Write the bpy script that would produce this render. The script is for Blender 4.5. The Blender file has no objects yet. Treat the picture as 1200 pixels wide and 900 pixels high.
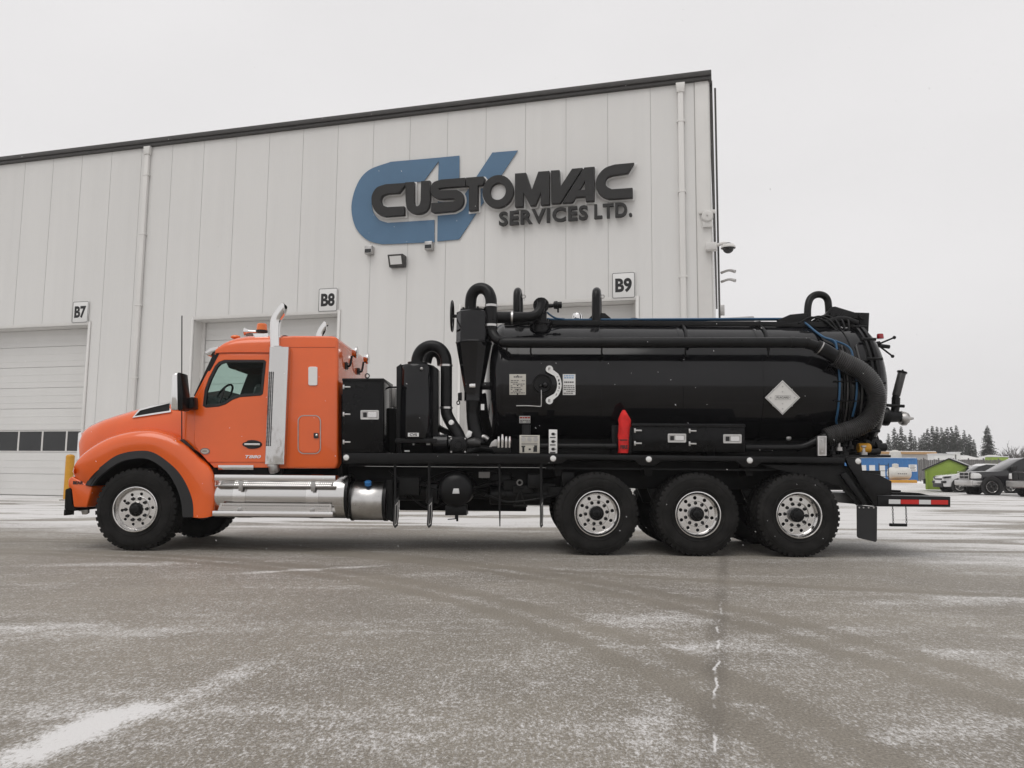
import bpy, bmesh, math, random
from mathutils import Vector, Matrix
random.seed(7)
R = math.radians
scene = bpy.context.scene
col = scene.collection

# ---------------------------------------------------------------- camera
F_PX = 930.0                       # focal length in pixels of the 1200 px wide photograph
CAM_H = 1.114
CAM_ROT = Matrix.Rotation(R(90 + 6.14), 3, 'X') @ Matrix.Rotation(R(0.48), 3, 'Z')
cam_data = bpy.data.cameras.new('camera')
cam_data.sensor_width = 36.0
cam_data.lens = 36.0 * F_PX / 1200.0
cam_data.clip_start = 0.05
cam_data.clip_end = 3000.0
cam = bpy.data.objects.new('camera', cam_data)
cam.matrix_world = Matrix.Translation((0, 0, CAM_H)) @ CAM_ROT.to_4x4()
col.objects.link(cam)
scene.camera = cam

# ---------------------------------------------------------------- overcast sky
SUN_EL, SUN_AZ = 62.0, 205.0       # degrees; azimuth clockwise from +Y (the sun is behind the camera)
world = bpy.data.worlds.new('World')
scene.world = world
world.use_nodes = True
wn = world.node_tree.nodes; wl = world.node_tree.links
wn.clear()
w_out = wn.new('ShaderNodeOutputWorld')
w_bg = wn.new('ShaderNodeBackground'); w_bg.inputs['Strength'].default_value = 0.10
w_sky = wn.new('ShaderNodeTexSky'); w_sky.sky_type = 'NISHITA'; w_sky.sun_disc = False
w_sky.sun_elevation = R(SUN_EL); w_sky.sun_rotation = R(SUN_AZ)
w_sky.dust_density = 6.0; w_sky.air_density = 1.0; w_sky.ozone_density = 1.0
w_hs = wn.new('ShaderNodeHueSaturation'); w_hs.inputs['Saturation'].default_value = 0.12
w_mix = wn.new('ShaderNodeMixRGB'); w_mix.inputs['Fac'].default_value = 0.90
w_mix.inputs['Color2'].default_value = (8.85, 8.70, 8.74, 1)      # even cloud deck
wl.new(w_sky.outputs[0], w_hs.inputs['Color'])
wl.new(w_hs.outputs[0], w_mix.inputs['Color1'])
w_tc = wn.new('ShaderNodeTexCoord'); w_map = wn.new('ShaderNodeMapping'); w_map.inputs['Scale'].default_value = (1, 1, 2.2)
w_ns = wn.new('ShaderNodeTexNoise'); w_ns.inputs['Scale'].default_value = 1.8; w_ns.inputs['Detail'].default_value = 4
w_rg = wn.new('ShaderNodeMapRange'); w_rg.inputs['From Min'].default_value = 0.3; w_rg.inputs['From Max'].default_value = 0.7
w_rg.inputs['To Min'].default_value = 0.955; w_rg.inputs['To Max'].default_value = 1.035          # faint tone of the cloud base
w_cl = wn.new('ShaderNodeMixRGB'); w_cl.blend_type = 'MULTIPLY'; w_cl.inputs['Fac'].default_value = 1.0
wl.new(w_tc.outputs['Generated'], w_map.inputs[0]); wl.new(w_map.outputs[0], w_ns.inputs['Vector']); wl.new(w_ns.outputs['Fac'], w_rg.inputs['Value'])
wl.new(w_mix.outputs[0], w_cl.inputs['Color1']); wl.new(w_rg.outputs[0], w_cl.inputs['Color2'])
wl.new(w_cl.outputs[0], w_bg.inputs['Color'])
wl.new(w_bg.outputs[0], w_out.inputs['Surface'])

sun_d = bpy.data.lights.new('sun', 'SUN')
sun_d.energy = 0.9; sun_d.angle = R(40); sun_d.color = (1.0, 0.975, 0.94)
sun = bpy.data.objects.new('sun', sun_d)
sd = Vector((math.sin(R(SUN_AZ)) * math.cos(R(SUN_EL)), math.cos(R(SUN_AZ)) * math.cos(R(SUN_EL)), math.sin(R(SUN_EL))))
sun.rotation_euler = sd.to_track_quat('Z', 'Y').to_euler()
col.objects.link(sun)

vs = scene.view_settings
vs.view_transform = 'Standard'; vs.look = 'None'; vs.exposure = 0.0; vs.gamma = 1.0
vs.use_curve_mapping = False
scene.render.engine = 'CYCLES'
scene.render.resolution_x, scene.render.resolution_y = 1024, 768

# ---------------------------------------------------------------- measuring: photograph -> metres
def ray(px, py):
    return CAM_ROT @ Vector(((px - 600.0) / F_PX, -(py - 450.0) / F_PX, -1.0))
CAM = Vector((0, 0, CAM_H))
TRUCK_O = Vector((0, 10.57, 0)); TRUCK_YAW = R(-0.6)
WALL_O = Vector((5.855, 22.88, 0)); WALL_YAW = R(-14.76)
_ti = Matrix.Rotation(-TRUCK_YAW, 3, 'Z'); _wi = Matrix.Rotation(-WALL_YAW, 3, 'Z')
def _plane(inv, org, px, py, y):
    a = inv @ (CAM - org); d = inv @ ray(px, py)
    return a + d * ((y - a.y) / d.y)
def tp(px, py, y=0.0):             # point of the truck (its own metres), y metres in from the near wheel faces
    return _plane(_ti, TRUCK_O, px, py, y)
def bp(px, py, out=0.0):           # point on the building front (building metres), 'out' metres proud of the wall
    return _plane(_wi, WALL_O, px, py, -out)
def gp(px, py, z=0.0):             # point of the ground
    d = ray(px, py)
    return CAM + d * ((z - CAM_H) / d.z)
def wp(px, py, Y):                 # point at world depth Y
    d = ray(px, py)
    return CAM + d * (Y / d.y)

# ---------------------------------------------------------------- materials
MATS = {}
def mat(name, base=(0.5, 0.5, 0.5), rough=0.5, metal=0.0, coat=0.0, spec=0.5, trans=0.0, emis=None,
        noise=None, bump=None, coat_rough=0.03, ior=1.45):
    """noise=(scale, amount, stretch) varies colour; bump=(scale, strength, distance, stretch) relief"""
    m = bpy.data.materials.new(name); m.use_nodes = True
    n = m.node_tree.nodes; l = m.node_tree.links
    b = n['Principled BSDF']
    b.inputs['Base Color'].default_value = (*base, 1)
    b.inputs['Roughness'].default_value = rough
    b.inputs['Metallic'].default_value = metal
    b.inputs['Coat Weight'].default_value = coat
    b.inputs['Coat Roughness'].default_value = coat_rough
    b.inputs['Specular IOR Level'].default_value = spec
    b.inputs['Transmission Weight'].default_value = trans
    b.inputs['IOR'].default_value = ior
    if emis:
        b.inputs['Emission Color'].default_value = (*emis[0], 1); b.inputs['Emission Strength'].default_value = emis[1]
    tc = None
    if noise or bump:
        tc = n.new('ShaderNodeTexCoord')
    if noise:
        mp = n.new('ShaderNodeMapping'); mp.inputs['Scale'].default_value = noise[2] if len(noise) > 2 else (1, 1, 1)
        nt = n.new('ShaderNodeTexNoise'); nt.inputs['Scale'].default_value = noise[0]; nt.inputs['Detail'].default_value = 6
        nt.inputs['Roughness'].default_value = 0.65
        mx = n.new('ShaderNodeMapRange'); mx.inputs['From Min'].default_value = 0.3; mx.inputs['From Max'].default_value = 0.7
        mx.inputs['To Min'].default_value = 1 - noise[1]; mx.inputs['To Max'].default_value = 1 + noise[1]
        hv = n.new('ShaderNodeMixRGB'); hv.blend_type = 'MULTIPLY'; hv.inputs['Fac'].default_value = 1
        hv.inputs['Color1'].default_value = (*base, 1)
        l.new(tc.outputs['Object'], mp.inputs['Vector']); l.new(mp.outputs[0], nt.inputs['Vector'])
        l.new(nt.outputs['Fac'], mx.inputs['Value']); l.new(mx.outputs[0], hv.inputs['Color2'])
        l.new(hv.outputs[0], b.inputs['Base Color'])
        rr = n.new('ShaderNodeMapRange'); rr.inputs['To Min'].default_value = max(0.02, rough - 0.08)
        rr.inputs['To Max'].default_value = min(1, rough + 0.08)
        l.new(nt.outputs['Fac'], rr.inputs['Value']); l.new(rr.outputs[0], b.inputs['Roughness'])
    if bump:
        mp2 = n.new('ShaderNodeMapping'); mp2.inputs['Scale'].default_value = bump[3] if len(bump) > 3 else (1, 1, 1)
        nb = n.new('ShaderNodeTexNoise'); nb.inputs['Scale'].default_value = bump[0]; nb.inputs['Detail'].default_value = 4
        bu = n.new('ShaderNodeBump'); bu.inputs['Strength'].default_value = bump[1]; bu.inputs['Distance'].default_value = bump[2]
        l.new(tc.outputs['Object'], mp2.inputs['Vector']); l.new(mp2.outputs[0], nb.inputs['Vector'])
        l.new(nb.outputs['Fac'], bu.inputs['Height']); l.new(bu.outputs[0], b.inputs['Normal'])
    MATS[name] = m
    return m

mat('orange', (0.74, 0.106, 0.004), 0.24, 0, 0.8, noise=(3, 0.04), bump=(2.5, 0.02, 0.02))
mat('orange_matte', (0.55, 0.09, 0.02), 0.5)
mat('black_gloss', (0.006, 0.006, 0.007), 0.10, 0, 0.0, spec=0.42, noise=(2.2, 0.5, (0.5, 1, 1.6)), bump=(1.6, 0.05, 0.02))
mat('black_locker', (0.005, 0.005, 0.0055), 0.16, 0, 0.0, spec=0.20, noise=(3, 0.3))
mat('black_satin', (0.008, 0.008, 0.0085), 0.30, 0, 0.0, spec=0.24, noise=(6, 0.3))
mat('black_matte', (0.007, 0.007, 0.007), 0.7, spec=0.2, noise=(8, 0.3))
mat('chassis', (0.008, 0.008, 0.008), 0.55, spec=0.3, noise=(6, 0.4))
mat('rubber', (0.012, 0.0115, 0.011), 0.75, spec=0.22, noise=(5, 0.6), bump=(60, 0.2, 0.003))
mat('flare', (0.014, 0.014, 0.015), 0.6, noise=(8, 0.15))
mat('hose', (0.042, 0.041, 0.041), 0.36, noise=(14, 0.3))
mat('chrome', (0.78, 0.77, 0.76), 0.07, 1.0)
mat('chrome_wavy', (0.62, 0.61, 0.60), 0.09, 1.0, bump=(1.3, 0.30, 0.12, (1.6, 1, 0.5)))
mat('steel', (0.58, 0.57, 0.56), 0.30, 1.0, noise=(12, 0.12))
mat('polished', (0.66, 0.65, 0.64), 0.16, 1.0, bump=(5, 0.04, 0.01))
mat('alloy', (0.76, 0.75, 0.74), 0.19, 1.0)
mat('alloy_dull', (0.45, 0.44, 0.43), 0.38, 0.9, noise=(14, 0.15))
mat('glass', (0.74, 0.88, 0.84), 0.01, 0, trans=1.0, ior=1.08, spec=0.5)
mat('glass_dark', (0.012, 0.013, 0.014), 0.05, 0, 0.3)
mat('lens_white', (0.75, 0.75, 0.74), 0.15, 0, 0.5)
mat('lens_red', (0.30, 0.012, 0.02), 0.15, 0, 0.5)
mat('lens_amber', (0.75, 0.16, 0.02), 0.2, 0, 0.5)
mat('plate', (0.52, 0.50, 0.45), 0.45, 0.2)
mat('white', (0.72, 0.72, 0.71), 0.45)
mat('white_metal', (0.62, 0.61, 0.59), 0.4, noise=(5, 0.06))
mat('ink', (0.012, 0.012, 0.013), 0.55)
mat('ink_grey', (0.16, 0.155, 0.15), 0.6)
mat('blue_hose', (0.025, 0.09, 0.18), 0.4)
mat('blue_print', (0.12, 0.28, 0.50), 0.5)
mat('red_fabric', (0.62, 0.018, 0.016), 0.75, noise=(9, 0.2), bump=(14, 0.7, 0.02))
mat('red_tape', (0.50, 0.016, 0.012), 0.4)
mat('white_tape', (0.60, 0.60, 0.60), 0.4)
mat('yellow', (0.58, 0.28, 0.02), 0.45, noise=(5, 0.08))
mat('seat', (0.05, 0.05, 0.052), 0.85)
# building
mat('door_panel', (0.64, 0.635, 0.62), 0.5, noise=(0.8, 0.03), bump=(90, 0.25, 0.002, (0.02, 1, 1)))
mat('trim', (0.64, 0.63, 0.61), 0.5, noise=(1.5, 0.04))
mat('pipe_white', (0.66, 0.65, 0.63), 0.45, noise=(2, 0.05, (1, 1, 0.3)))
mat('roof_trim', (0.050, 0.048, 0.046), 0.5, noise=(2, 0.15))
mat('sign_black', (0.013, 0.0125, 0.012), 0.5, noise=(3, 0.1))
mat('sign_blue', (0.085, 0.165, 0.265), 0.55, noise=(2, 0.05))
mat('concrete', (0.36, 0.35, 0.33), 0.9, noise=(3, 0.12), bump=(20, 0.4, 0.01))
mat('joint', (0.46, 0.455, 0.44), 0.8)
# background
mat('container_blue', (0.035, 0.17, 0.42), 0.5, noise=(1.5, 0.1))
mat('pale_wall', (0.42, 0.41, 0.40), 0.7, noise=(1, 0.08))
mat('tan', (0.45, 0.27, 0.12), 0.7)
mat('lime', (0.25, 0.36, 0.050), 0.5, noise=(1.5, 0.12))
mat('tank_white', (0.60, 0.58, 0.54), 0.5, noise=(2, 0.08))
mat('fence_grey', (0.13, 0.125, 0.12), 0.7, noise=(2, 0.2))
mat('car_white', (0.74, 0.74, 0.74), 0.25, 0, 0.8)
mat('car_black', (0.010, 0.010, 0.012), 0.2, 0, 0.8)
mat('car_red', (0.07, 0.012, 0.010), 0.25, 0, 0.8)
mat('car_plastic', (0.02, 0.02, 0.02), 0.6)
mat('bark', (0.05, 0.04, 0.032), 0.9, noise=(4, 0.3))
mat('needles', (0.030, 0.040, 0.026), 0.8, noise=(1.2, 0.35))
mat('needles_snowy', (0.055, 0.06, 0.05), 0.8, noise=(1.2, 0.35))
mat('twigs', (0.06, 0.052, 0.045), 0.9)
mat('snow', (0.80, 0.80, 0.81), 0.7, noise=(2, 0.05), bump=(5, 0.5, 0.05))

def wall_material():
    m = bpy.data.materials.new('wall_panel'); m.use_nodes = True
    n = m.node_tree.nodes; l = m.node_tree.links; b = n['Principled BSDF']
    b.inputs['Roughness'].default_value = 0.5
    tc = n.new('ShaderNodeTexCoord'); oi = n.new('ShaderNodeObjectInfo')
    st = n.new('ShaderNodeMapping'); st.inputs['Scale'].default_value = (3.0, 1, 0.12)
    ns = n.new('ShaderNodeTexNoise'); ns.inputs['Scale'].default_value = 1.0; ns.inputs['Detail'].default_value = 5
    l.new(tc.outputs['Object'], st.inputs[0]); l.new(st.outputs[0], ns.inputs['Vector'])
    cl = n.new('ShaderNodeTexNoise'); cl.inputs['Scale'].default_value = 0.35; cl.inputs['Detail'].default_value = 3
    l.new(tc.outputs['Object'], cl.inputs['Vector'])
    a = n.new('ShaderNodeMath'); a.operation = 'MULTIPLY_ADD'; a.inputs[1].default_value = 0.10; a.inputs[2].default_value = 0.92
    l.new(ns.outputs['Fac'], a.inputs[0])
    a2 = n.new('ShaderNodeMath'); a2.operation = 'MULTIPLY_ADD'; a2.inputs[1].default_value = 0.06
    l.new(cl.outputs['Fac'], a2.inputs[0]); l.new(a.outputs[0], a2.inputs[2])
    a3 = n.new('ShaderNodeMath'); a3.operation = 'MULTIPLY_ADD'; a3.inputs[1].default_value = 0.025
    l.new(oi.outputs['Random'], a3.inputs[0]); l.new(a2.outputs[0], a3.inputs[2])
    mx = n.new('ShaderNodeMixRGB'); mx.blend_type = 'MULTIPLY'; mx.inputs[0].default_value = 1
    mx.inputs[1].default_value = (0.655, 0.650, 0.635, 1); l.new(a3.outputs[0], mx.inputs[2])
    l.new(mx.outputs[0], b.inputs['Base Color'])
    # fine vertical roll-formed ribs
    wv = n.new('ShaderNodeTexWave'); wv.wave_type = 'BANDS'; wv.bands_direction = 'X'; wv.inputs['Scale'].default_value = 3.2
    l.new(tc.outputs['Object'], wv.inputs['Vector'])
    bu = n.new('ShaderNodeBump'); bu.inputs['Strength'].default_value = 0.12; bu.inputs['Distance'].default_value = 0.004
    l.new(wv.outputs['Fac'], bu.inputs['Height']); l.new(bu.outputs[0], b.inputs['Normal'])
    MATS['wall_panel'] = m
wall_material()

# ---------------------------------------------------------------- mesh helpers
class MB:
    """collects geometry for ONE mesh object"""
    def __init__(s): s.v = []; s.f = []
    def add(s, vs, fs):
        o = len(s.v); s.v += [tuple(p) for p in vs]; s.f += [tuple(i + o for i in f) for f in fs]; return s
    def box(s, a, b):
        x0, x1 = sorted((a[0], b[0])); y0, y1 = sorted((a[1], b[1])); z0, z1 = sorted((a[2], b[2]))
        return s.add([(x0,y0,z0),(x1,y0,z0),(x1,y1,z0),(x0,y1,z0),(x0,y0,z1),(x1,y0,z1),(x1,y1,z1),(x0,y1,z1)],
                     [(0,3,2,1),(4,5,6,7),(0,1,5,4),(1,2,6,5),(2,3,7,6),(3,0,4,7)])
    def prism(s, pts, y0, y1):
        """pts: (x, z) outline; y0/y1 numbers or per-point functions"""
        n = len(pts)
        area = sum(pts[i][0]*pts[(i+1)%n][1] - pts[(i+1)%n][0]*pts[i][1] for i in range(n))
        if area < 0: pts = pts[::-1]
        fy = (lambda p, y: y(p) if callable(y) else y)
        vs = [(p[0], fy(p, y0), p[1]) for p in pts] + [(p[0], fy(p, y1), p[1]) for p in pts]
        fs = [tuple(range(n)), tuple(range(2*n-1, n-1, -1))] + [(i, i+n, (i+1)%n+n, (i+1)%n) for i in range(n)]
        return s.add(vs, fs)
    def cyl(s, p0, p1, r0, r1=None, n=16, caps=True):
        r1 = r0 if r1 is None else r1
        p0 = Vector(p0); p1 = Vector(p1); ax = (p1 - p0).normalized()
        u = ax.orthogonal().normalized(); w = ax.cross(u)
        vs = []
        for p, r in ((p0, r0), (p1, r1)):
            for i in range(n):
                a = 2*math.pi*i/n; vs.append(p + (u*math.cos(a) + w*math.sin(a))*r)
        fs = [(i, (i+1)%n, (i+1)%n+n, i+n) for i in range(n)]
        if caps: fs += [tuple(range(n-1, -1, -1)), tuple(range(n, 2*n))]
        return s.add(vs, fs)
    def lathe(s, org, axis, prof, n=32, caps=False):
        """prof: (distance along axis, radius)"""
        org = Vector(org); ax = Vector(axis).normalized(); u = ax.orthogonal().normalized(); w = ax.cross(u)
        vs = []
        for d, r in prof:
            for i in range(n):
                a = 2*math.pi*i/n; vs.append(org + ax*d + (u*math.cos(a) + w*math.sin(a))*r)
        fs = []
        for k in range(len(prof)-1):
            fs += [(k*n+i, k*n+(i+1)%n, (k+1)*n+(i+1)%n, (k+1)*n+i) for i in range(n)]
        if caps:
            fs += [tuple(range(n-1, -1, -1)), tuple(range((len(prof)-1)*n, len(prof)*n))]
        return s.add(vs, fs)
    def tube(s, path, r, n=12, res=6, smooth=True, caps=True):
        """sweep of a circle; r number or list per control point"""
        P = [Vector(p) for p in path]
        rs = r if isinstance(r, (list, tuple)) else [r]*len(P)
        if smooth and len(P) > 2:
            P, rs = catmull(P, res, rs)
        t0 = (P[1]-P[0]).normalized(); u = t0.orthogonal().normalized()
        vs = []
        for i, p in enumerate(P):
            t = (P[min(i+1, len(P)-1)] - P[max(i-1, 0)]).normalized()
            u = (u - t*u.dot(t)).normalized(); w = t.cross(u)
            for k in range(n):
                a = 2*math.pi*k/n; vs.append(p + (u*math.cos(a) + w*math.sin(a))*rs[i])
        m = len(P); fs = []
        for k in range(m-1):
            fs += [(k*n+i, k*n+(i+1)%n, (k+1)*n+(i+1)%n, (k+1)*n+i) for i in range(n)]
        if caps: fs += [tuple(range(n-1, -1, -1)), tuple(range((m-1)*n, m*n))]
        return s.add(vs, fs)
    def grid(s, rows, flip=False):
        m = len(rows); n = len(rows[0])
        vs = [p for r in rows for p in r]
        fs = [(k*n+i, k*n+i+1, (k+1)*n+i+1, (k+1)*n+i) for k in range(m-1) for i in range(n-1)]
        if flip: fs = [f[::-1] for f in fs]
        return s.add(vs, fs)
    def ball(s, c, r, n=12, m=8, sc=(1,1,1)):
        c = Vector(c); vs = []; fs = []
        for j in range(m+1):
            th = math.pi*j/m
            for i in range(n):
                a = 2*math.pi*i/n
                vs.append((c.x+r*sc[0]*math.sin(th)*math.cos(a), c.y+r*sc[1]*math.sin(th)*math.sin(a), c.z-r*sc[2]*math.cos(th)))
        for j in range(m):
            fs += [(j*n+i, j*n+(i+1)%n, (j+1)*n+(i+1)%n, (j+1)*n+i) for i in range(n)]
        return s.add(vs, fs)
    def mesh(s, name, bevel=0, segs=2, angle=35, smooth=True, thick=0):
        me = bpy.data.meshes.new(name); me.from_pydata(s.v, [], s.f)
        bm = bmesh.new(); bm.from_mesh(me)
        bmesh.ops.remove_doubles(bm, verts=bm.verts, dist=1e-5)
        if thick:
            bmesh.ops.recalc_face_normals(bm, faces=bm.faces)
            bmesh.ops.solidify(bm, geom=bm.faces[:], thickness=thick)
        bmesh.ops.recalc_face_normals(bm, faces=bm.faces)
        if bevel:
            es = [e for e in bm.edges if len(e.link_faces) == 2 and e.calc_face_angle(0) > R(30)]
            bmesh.ops.bevel(bm, geom=es, offset=bevel, segments=segs, profile=0.5, affect='EDGES', clamp_overlap=True)
        bm.to_mesh(me); bm.free()
        if smooth:
            me.polygons.foreach_set('use_smooth', [True]*len(me.polygons))
            me.set_sharp_from_angle(angle=R(angle))
        return me
    def obj(s, name, m, parent=None, bevel=0, segs=2, angle=35, smooth=True, thick=0):
        return link(name, s.mesh(name, bevel, segs, angle, smooth, thick), m, parent)

def catmull(P, res, rs=None):
    out = []; ro = []
    n = len(P)
    for i in range(n-1):
        p0 = P[i-1] if i > 0 else P[0]*2 - P[1]; p1 = P[i]; p2 = P[i+1]; p3 = P[i+2] if i+2 < n else P[-1]*2 - P[-2]
        for k in range(res):
            t = k/res
            out.append(0.5*((2*p1) + (p2-p0)*t + (2*p0-5*p1+4*p2-p3)*t*t + (3*p1-p0-3*p2+p3)*t**3))
            if rs: ro.append(rs[i]*(1-t)+rs[i+1]*t)
    out.append(P[-1].copy())
    if rs: ro.append(rs[-1])
    return out, ro

def link(name, me, m, parent=None):
    o = bpy.data.objects.new(name, me); col.objects.link(o)
    if m:
        me.materials.clear(); me.materials.append(MATS[m] if isinstance(m, str) else m)
    if parent: o.parent = parent
    return o
def empty(name, loc=(0,0,0), rz=0, parent=None):
    o = bpy.data.objects.new(name, None); col.objects.link(o); o.empty_display_size = 0.2
    o.location = loc; o.rotation_euler = (0, 0, rz)
    if parent: o.parent = parent
    return o
def tag(o, label=None, cat=None, group=None, kind=None):
    if label: o['label'] = label
    if cat: o['category'] = cat
    if group: o['group'] = group
    if kind: o['kind'] = kind
    return o
def copy_tree(o, parent=None):
    c = o.copy(); col.objects.link(c); c.parent = parent
    for ch in list(o.children): copy_tree(ch, c)
    return c

def curve_mesh(name, outlines, extrude, bevel=0, offset=0, res=3):
    """filled flat shape with holes: outlines are closed lists of (x, z); stands in the xz plane, y thickness 2*extrude"""
    cu = bpy.data.curves.new(name, 'CURVE'); cu.dimensions = '2D'; cu.fill_mode = 'BOTH'
    cu.extrude = max(extrude - bevel, 0); cu.bevel_depth = bevel; cu.bevel_resolution = 1; cu.offset = offset - bevel
    for pts in outlines:
        sp = cu.splines.new('POLY'); sp.points.add(len(pts)-1)
        for i, p in enumerate(pts): sp.points[i].co = (p[0], p[1], 0, 1)
        sp.use_cyclic_u = True
    return _curve_to_mesh(name, cu)
def _curve_to_mesh(name, cu):
    ob = bpy.data.objects.new(name, cu); col.objects.link(ob)
    dg = bpy.context.evaluated_depsgraph_get()
    me = bpy.data.meshes.new_from_object(ob.evaluated_get(dg))
    bpy.data.objects.remove(ob); bpy.data.curves.remove(cu)
    me.transform(Matrix.Rotation(R(90), 4, 'X'))
    me.name = name
    return me
def text_mesh(name, body, size, extrude=0.002, offset=0.0, width=None, align='CENTER', shear=0, height=None, spacing=1.0):
    cu = bpy.data.curves.new(name, 'FONT'); cu.body = body; cu.size = size; cu.extrude = extrude; cu.offset = offset
    cu.align_x = 'LEFT'; cu.shear = shear; cu.resolution_u = 4; cu.space_character = spacing
    me = _curve_to_mesh(name, cu)
    xs = [v.co.x for v in me.vertices]; zs = [v.co.z for v in me.vertices]
    w = max(xs)-min(xs); h = max(zs)-min(zs)
    sx = (width/w) if width else 1; sz = (height/h) if height else (sx if width else 1)
    cx = (max(xs)+min(xs))/2 if align == 'CENTER' else min(xs)
    cz = (max(zs)+min(zs))/2 if align == 'CENTER' else min(zs)
    for v in me.vertices:
        v.co.x = (v.co.x-cx)*sx; v.co.z = (v.co.z-cz)*sz
    return me
def place(me, x, y, z):
    me.transform(Matrix.Translation((x, y, z))); return me
def circle(cx, cz, r, n=24, a0=0):
    return [(cx + r*math.cos(a0+2*math.pi*i/n), cz + r*math.sin(a0+2*math.pi*i/n)) for i in range(n)]
def rrect(x0, z0, x1, z1, r, n=4):
    out = []
    for (cx, cz, a) in ((x1-r, z1-r, 0), (x0+r, z1-r, 90), (x0+r, z0+r, 180), (x1-r, z0+r, 270)):
        for k in range(n+1):
            t = R(a + 90*k/n); out.append((cx+r*math.cos(t), cz+r*math.sin(t)))
    return out
# ================================================================ ground
def ground_material():
    m = bpy.data.materials.new('snowy_asphalt'); m.use_nodes = True
    n = m.node_tree.nodes; l = m.node_tree.links; b = n['Principled BSDF']
    tc = n.new('ShaderNodeTexCoord'); sep = n.new('ShaderNodeSeparateXYZ'); l.new(tc.outputs['Object'], sep.inputs[0])
    X, Y = sep.outputs[0], sep.outputs[1]
    def M(op, a, b_=None, c=None, clamp=False):
        nd = n.new('ShaderNodeMath'); nd.operation = op; nd.use_clamp = clamp
        for i, v in enumerate((a, b_, c)):
            if v is None: continue
            if isinstance(v, (int, float)): nd.inputs[i].default_value = v
            else: l.new(v, nd.inputs[i])
        return nd.outputs[0]
    def noise(scale, detail=4, rough=0.6, sc=(1,1,1), rot=0, loc=(0,0,0), dist=0):
        mp = n.new('ShaderNodeMapping'); mp.inputs['Scale'].default_value = sc; mp.inputs['Rotation'].default_value = (0,0,R(rot))
        mp.inputs['Location'].default_value = loc
        nt = n.new('ShaderNodeTexNoise'); nt.inputs['Scale'].default_value = scale; nt.inputs['Detail'].default_value = detail
        nt.inputs['Roughness'].default_value = rough; nt.inputs['Distortion'].default_value = dist
        l.new(tc.outputs['Object'], mp.inputs[0]); l.new(mp.outputs[0], nt.inputs['Vector'])
        return nt.outputs['Fac']
    def ramp(v, a, b_, lo=0.0, hi=1.0, smooth=True):
        mr = n.new('ShaderNodeMapRange'); mr.interpolation_type = 'SMOOTHSTEP' if smooth else 'LINEAR'
        mr.inputs['From Min'].default_value = a; mr.inputs['From Max'].default_value = b_
        mr.inputs['To Min'].default_value = lo; mr.inputs['To Max'].default_value = hi
        l.new(v, mr.inputs['Value']); return mr.outputs[0]
    # where snow has gathered: more towards the building and the back lot
    wob = M('MULTIPLY_ADD', noise(0.22, 4, 0.6), 9.0, -4.5)
    far = ramp(M('ADD', Y, wob), 12.5, 19.0)
    right = ramp(M('ADD', M('MULTIPLY_ADD', X, 1.15, M('MULTIPLY', Y, 0.45)), wob), 8.5, 16.5, 0, 0.72)
    near = ramp(Y, 7.5, 1.5, 0.0, 0.30)
    streak = ramp(noise(1.0, 4, 0.62, (0.32, 1.5, 1), rot=-14), 0.50, 0.72)
    streak2 = ramp(noise(1.0, 4, 0.6, (0.7, 3.2, 1), rot=-9, loc=(7, 3, 0)), 0.55, 0.75)
    patch = ramp(noise(0.9, 4, 0.65, loc=(3, 9, 0)), 0.46, 0.74)
    # wheel lanes worn through the snow in the back lot
    lane = ramp(noise(1.0, 5, 0.62, (0.17, 0.75, 1), rot=-20, loc=(1, 5, 0), dist=0.6), 0.46, 0.60)
    cover = M('MAXIMUM', far, right)
    cover = M('MULTIPLY', cover, M('SUBTRACT', 1.0, M('MULTIPLY', lane, 0.95)))
    cover = M('ADD', cover, M('MULTIPLY', streak, 0.20))
    cover = M('ADD', cover, M('MULTIPLY', streak2, 0.14))
    cover = M('ADD', cover, M('MULTIPLY', patch, 0.13))
    cover = M('ADD', cover, M('MULTIPLY', near, M('MULTIPLY', patch, 0.4)))
    cover = M('ADD', cover, M('MULTIPLY', near, 0.25))
    # a drift left lying on the asphalt
    NZ1 = noise(3.2, 6, 0.72); NZ2 = noise(6, 4, 0.7)
    def drift(cx, cy, ang, la, lb, amt):
        ca, sa = math.cos(R(ang)), math.sin(R(ang))
        dx = M('SUBTRACT', X, cx); dy = M('SUBTRACT', Y, cy)
        u = M('DIVIDE', M('ADD', M('MULTIPLY', dx, ca), M('MULTIPLY', dy, sa)), la)
        v = M('DIVIDE', M('SUBTRACT', M('MULTIPLY', dy, ca), M('MULTIPLY', dx, sa)), lb)
        d = M('SQRT', M('ADD', M('MULTIPLY', u, u), M('MULTIPLY', v, v)))
        d = M('ADD', d, M('MULTIPLY_ADD', NZ1, 2.2, -1.1))
        return M('MULTIPLY', ramp(d, 1.4, 0.0), amt*0.72)
    for a in ((-1.80, 3.50, 77, 0.55, 0.15, 1.35), (-1.50, 4.35, 78, 0.5, 0.12, 0.4), (-4.2, 5.0, 12, 1.0, 0.20, 0.5),
              (-3.5, 5.6, 6, 0.9, 0.18, 0.4), (-2.6, 5.5, 10, 0.9, 0.2, 0.35), (0.66, 3.7, 75, 0.6, 0.12, 0.22),
              (-2.2, 8.9, 30, 0.8, 0.12, 0.8), (2.2, 5.7, 14, 0.8, 0.2, 0.35), (0.9, 6.1, 10, 0.9, 0.28, 0.45), (0.3, 3.6, 10, 0.5, 0.16, 0.15),
              (1.9, 3.6, 20, 0.6, 0.15, 0.3), (4.4, 7.2, 12, 1.3, 0.3, 0.45), (-4.6, 9.2, 10, 0.9, 0.2, 0.5), (1.25, 5.2, 8, 0.6, 0.2, 0.4)):
        cover = M('ADD', cover, drift(*a))
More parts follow.
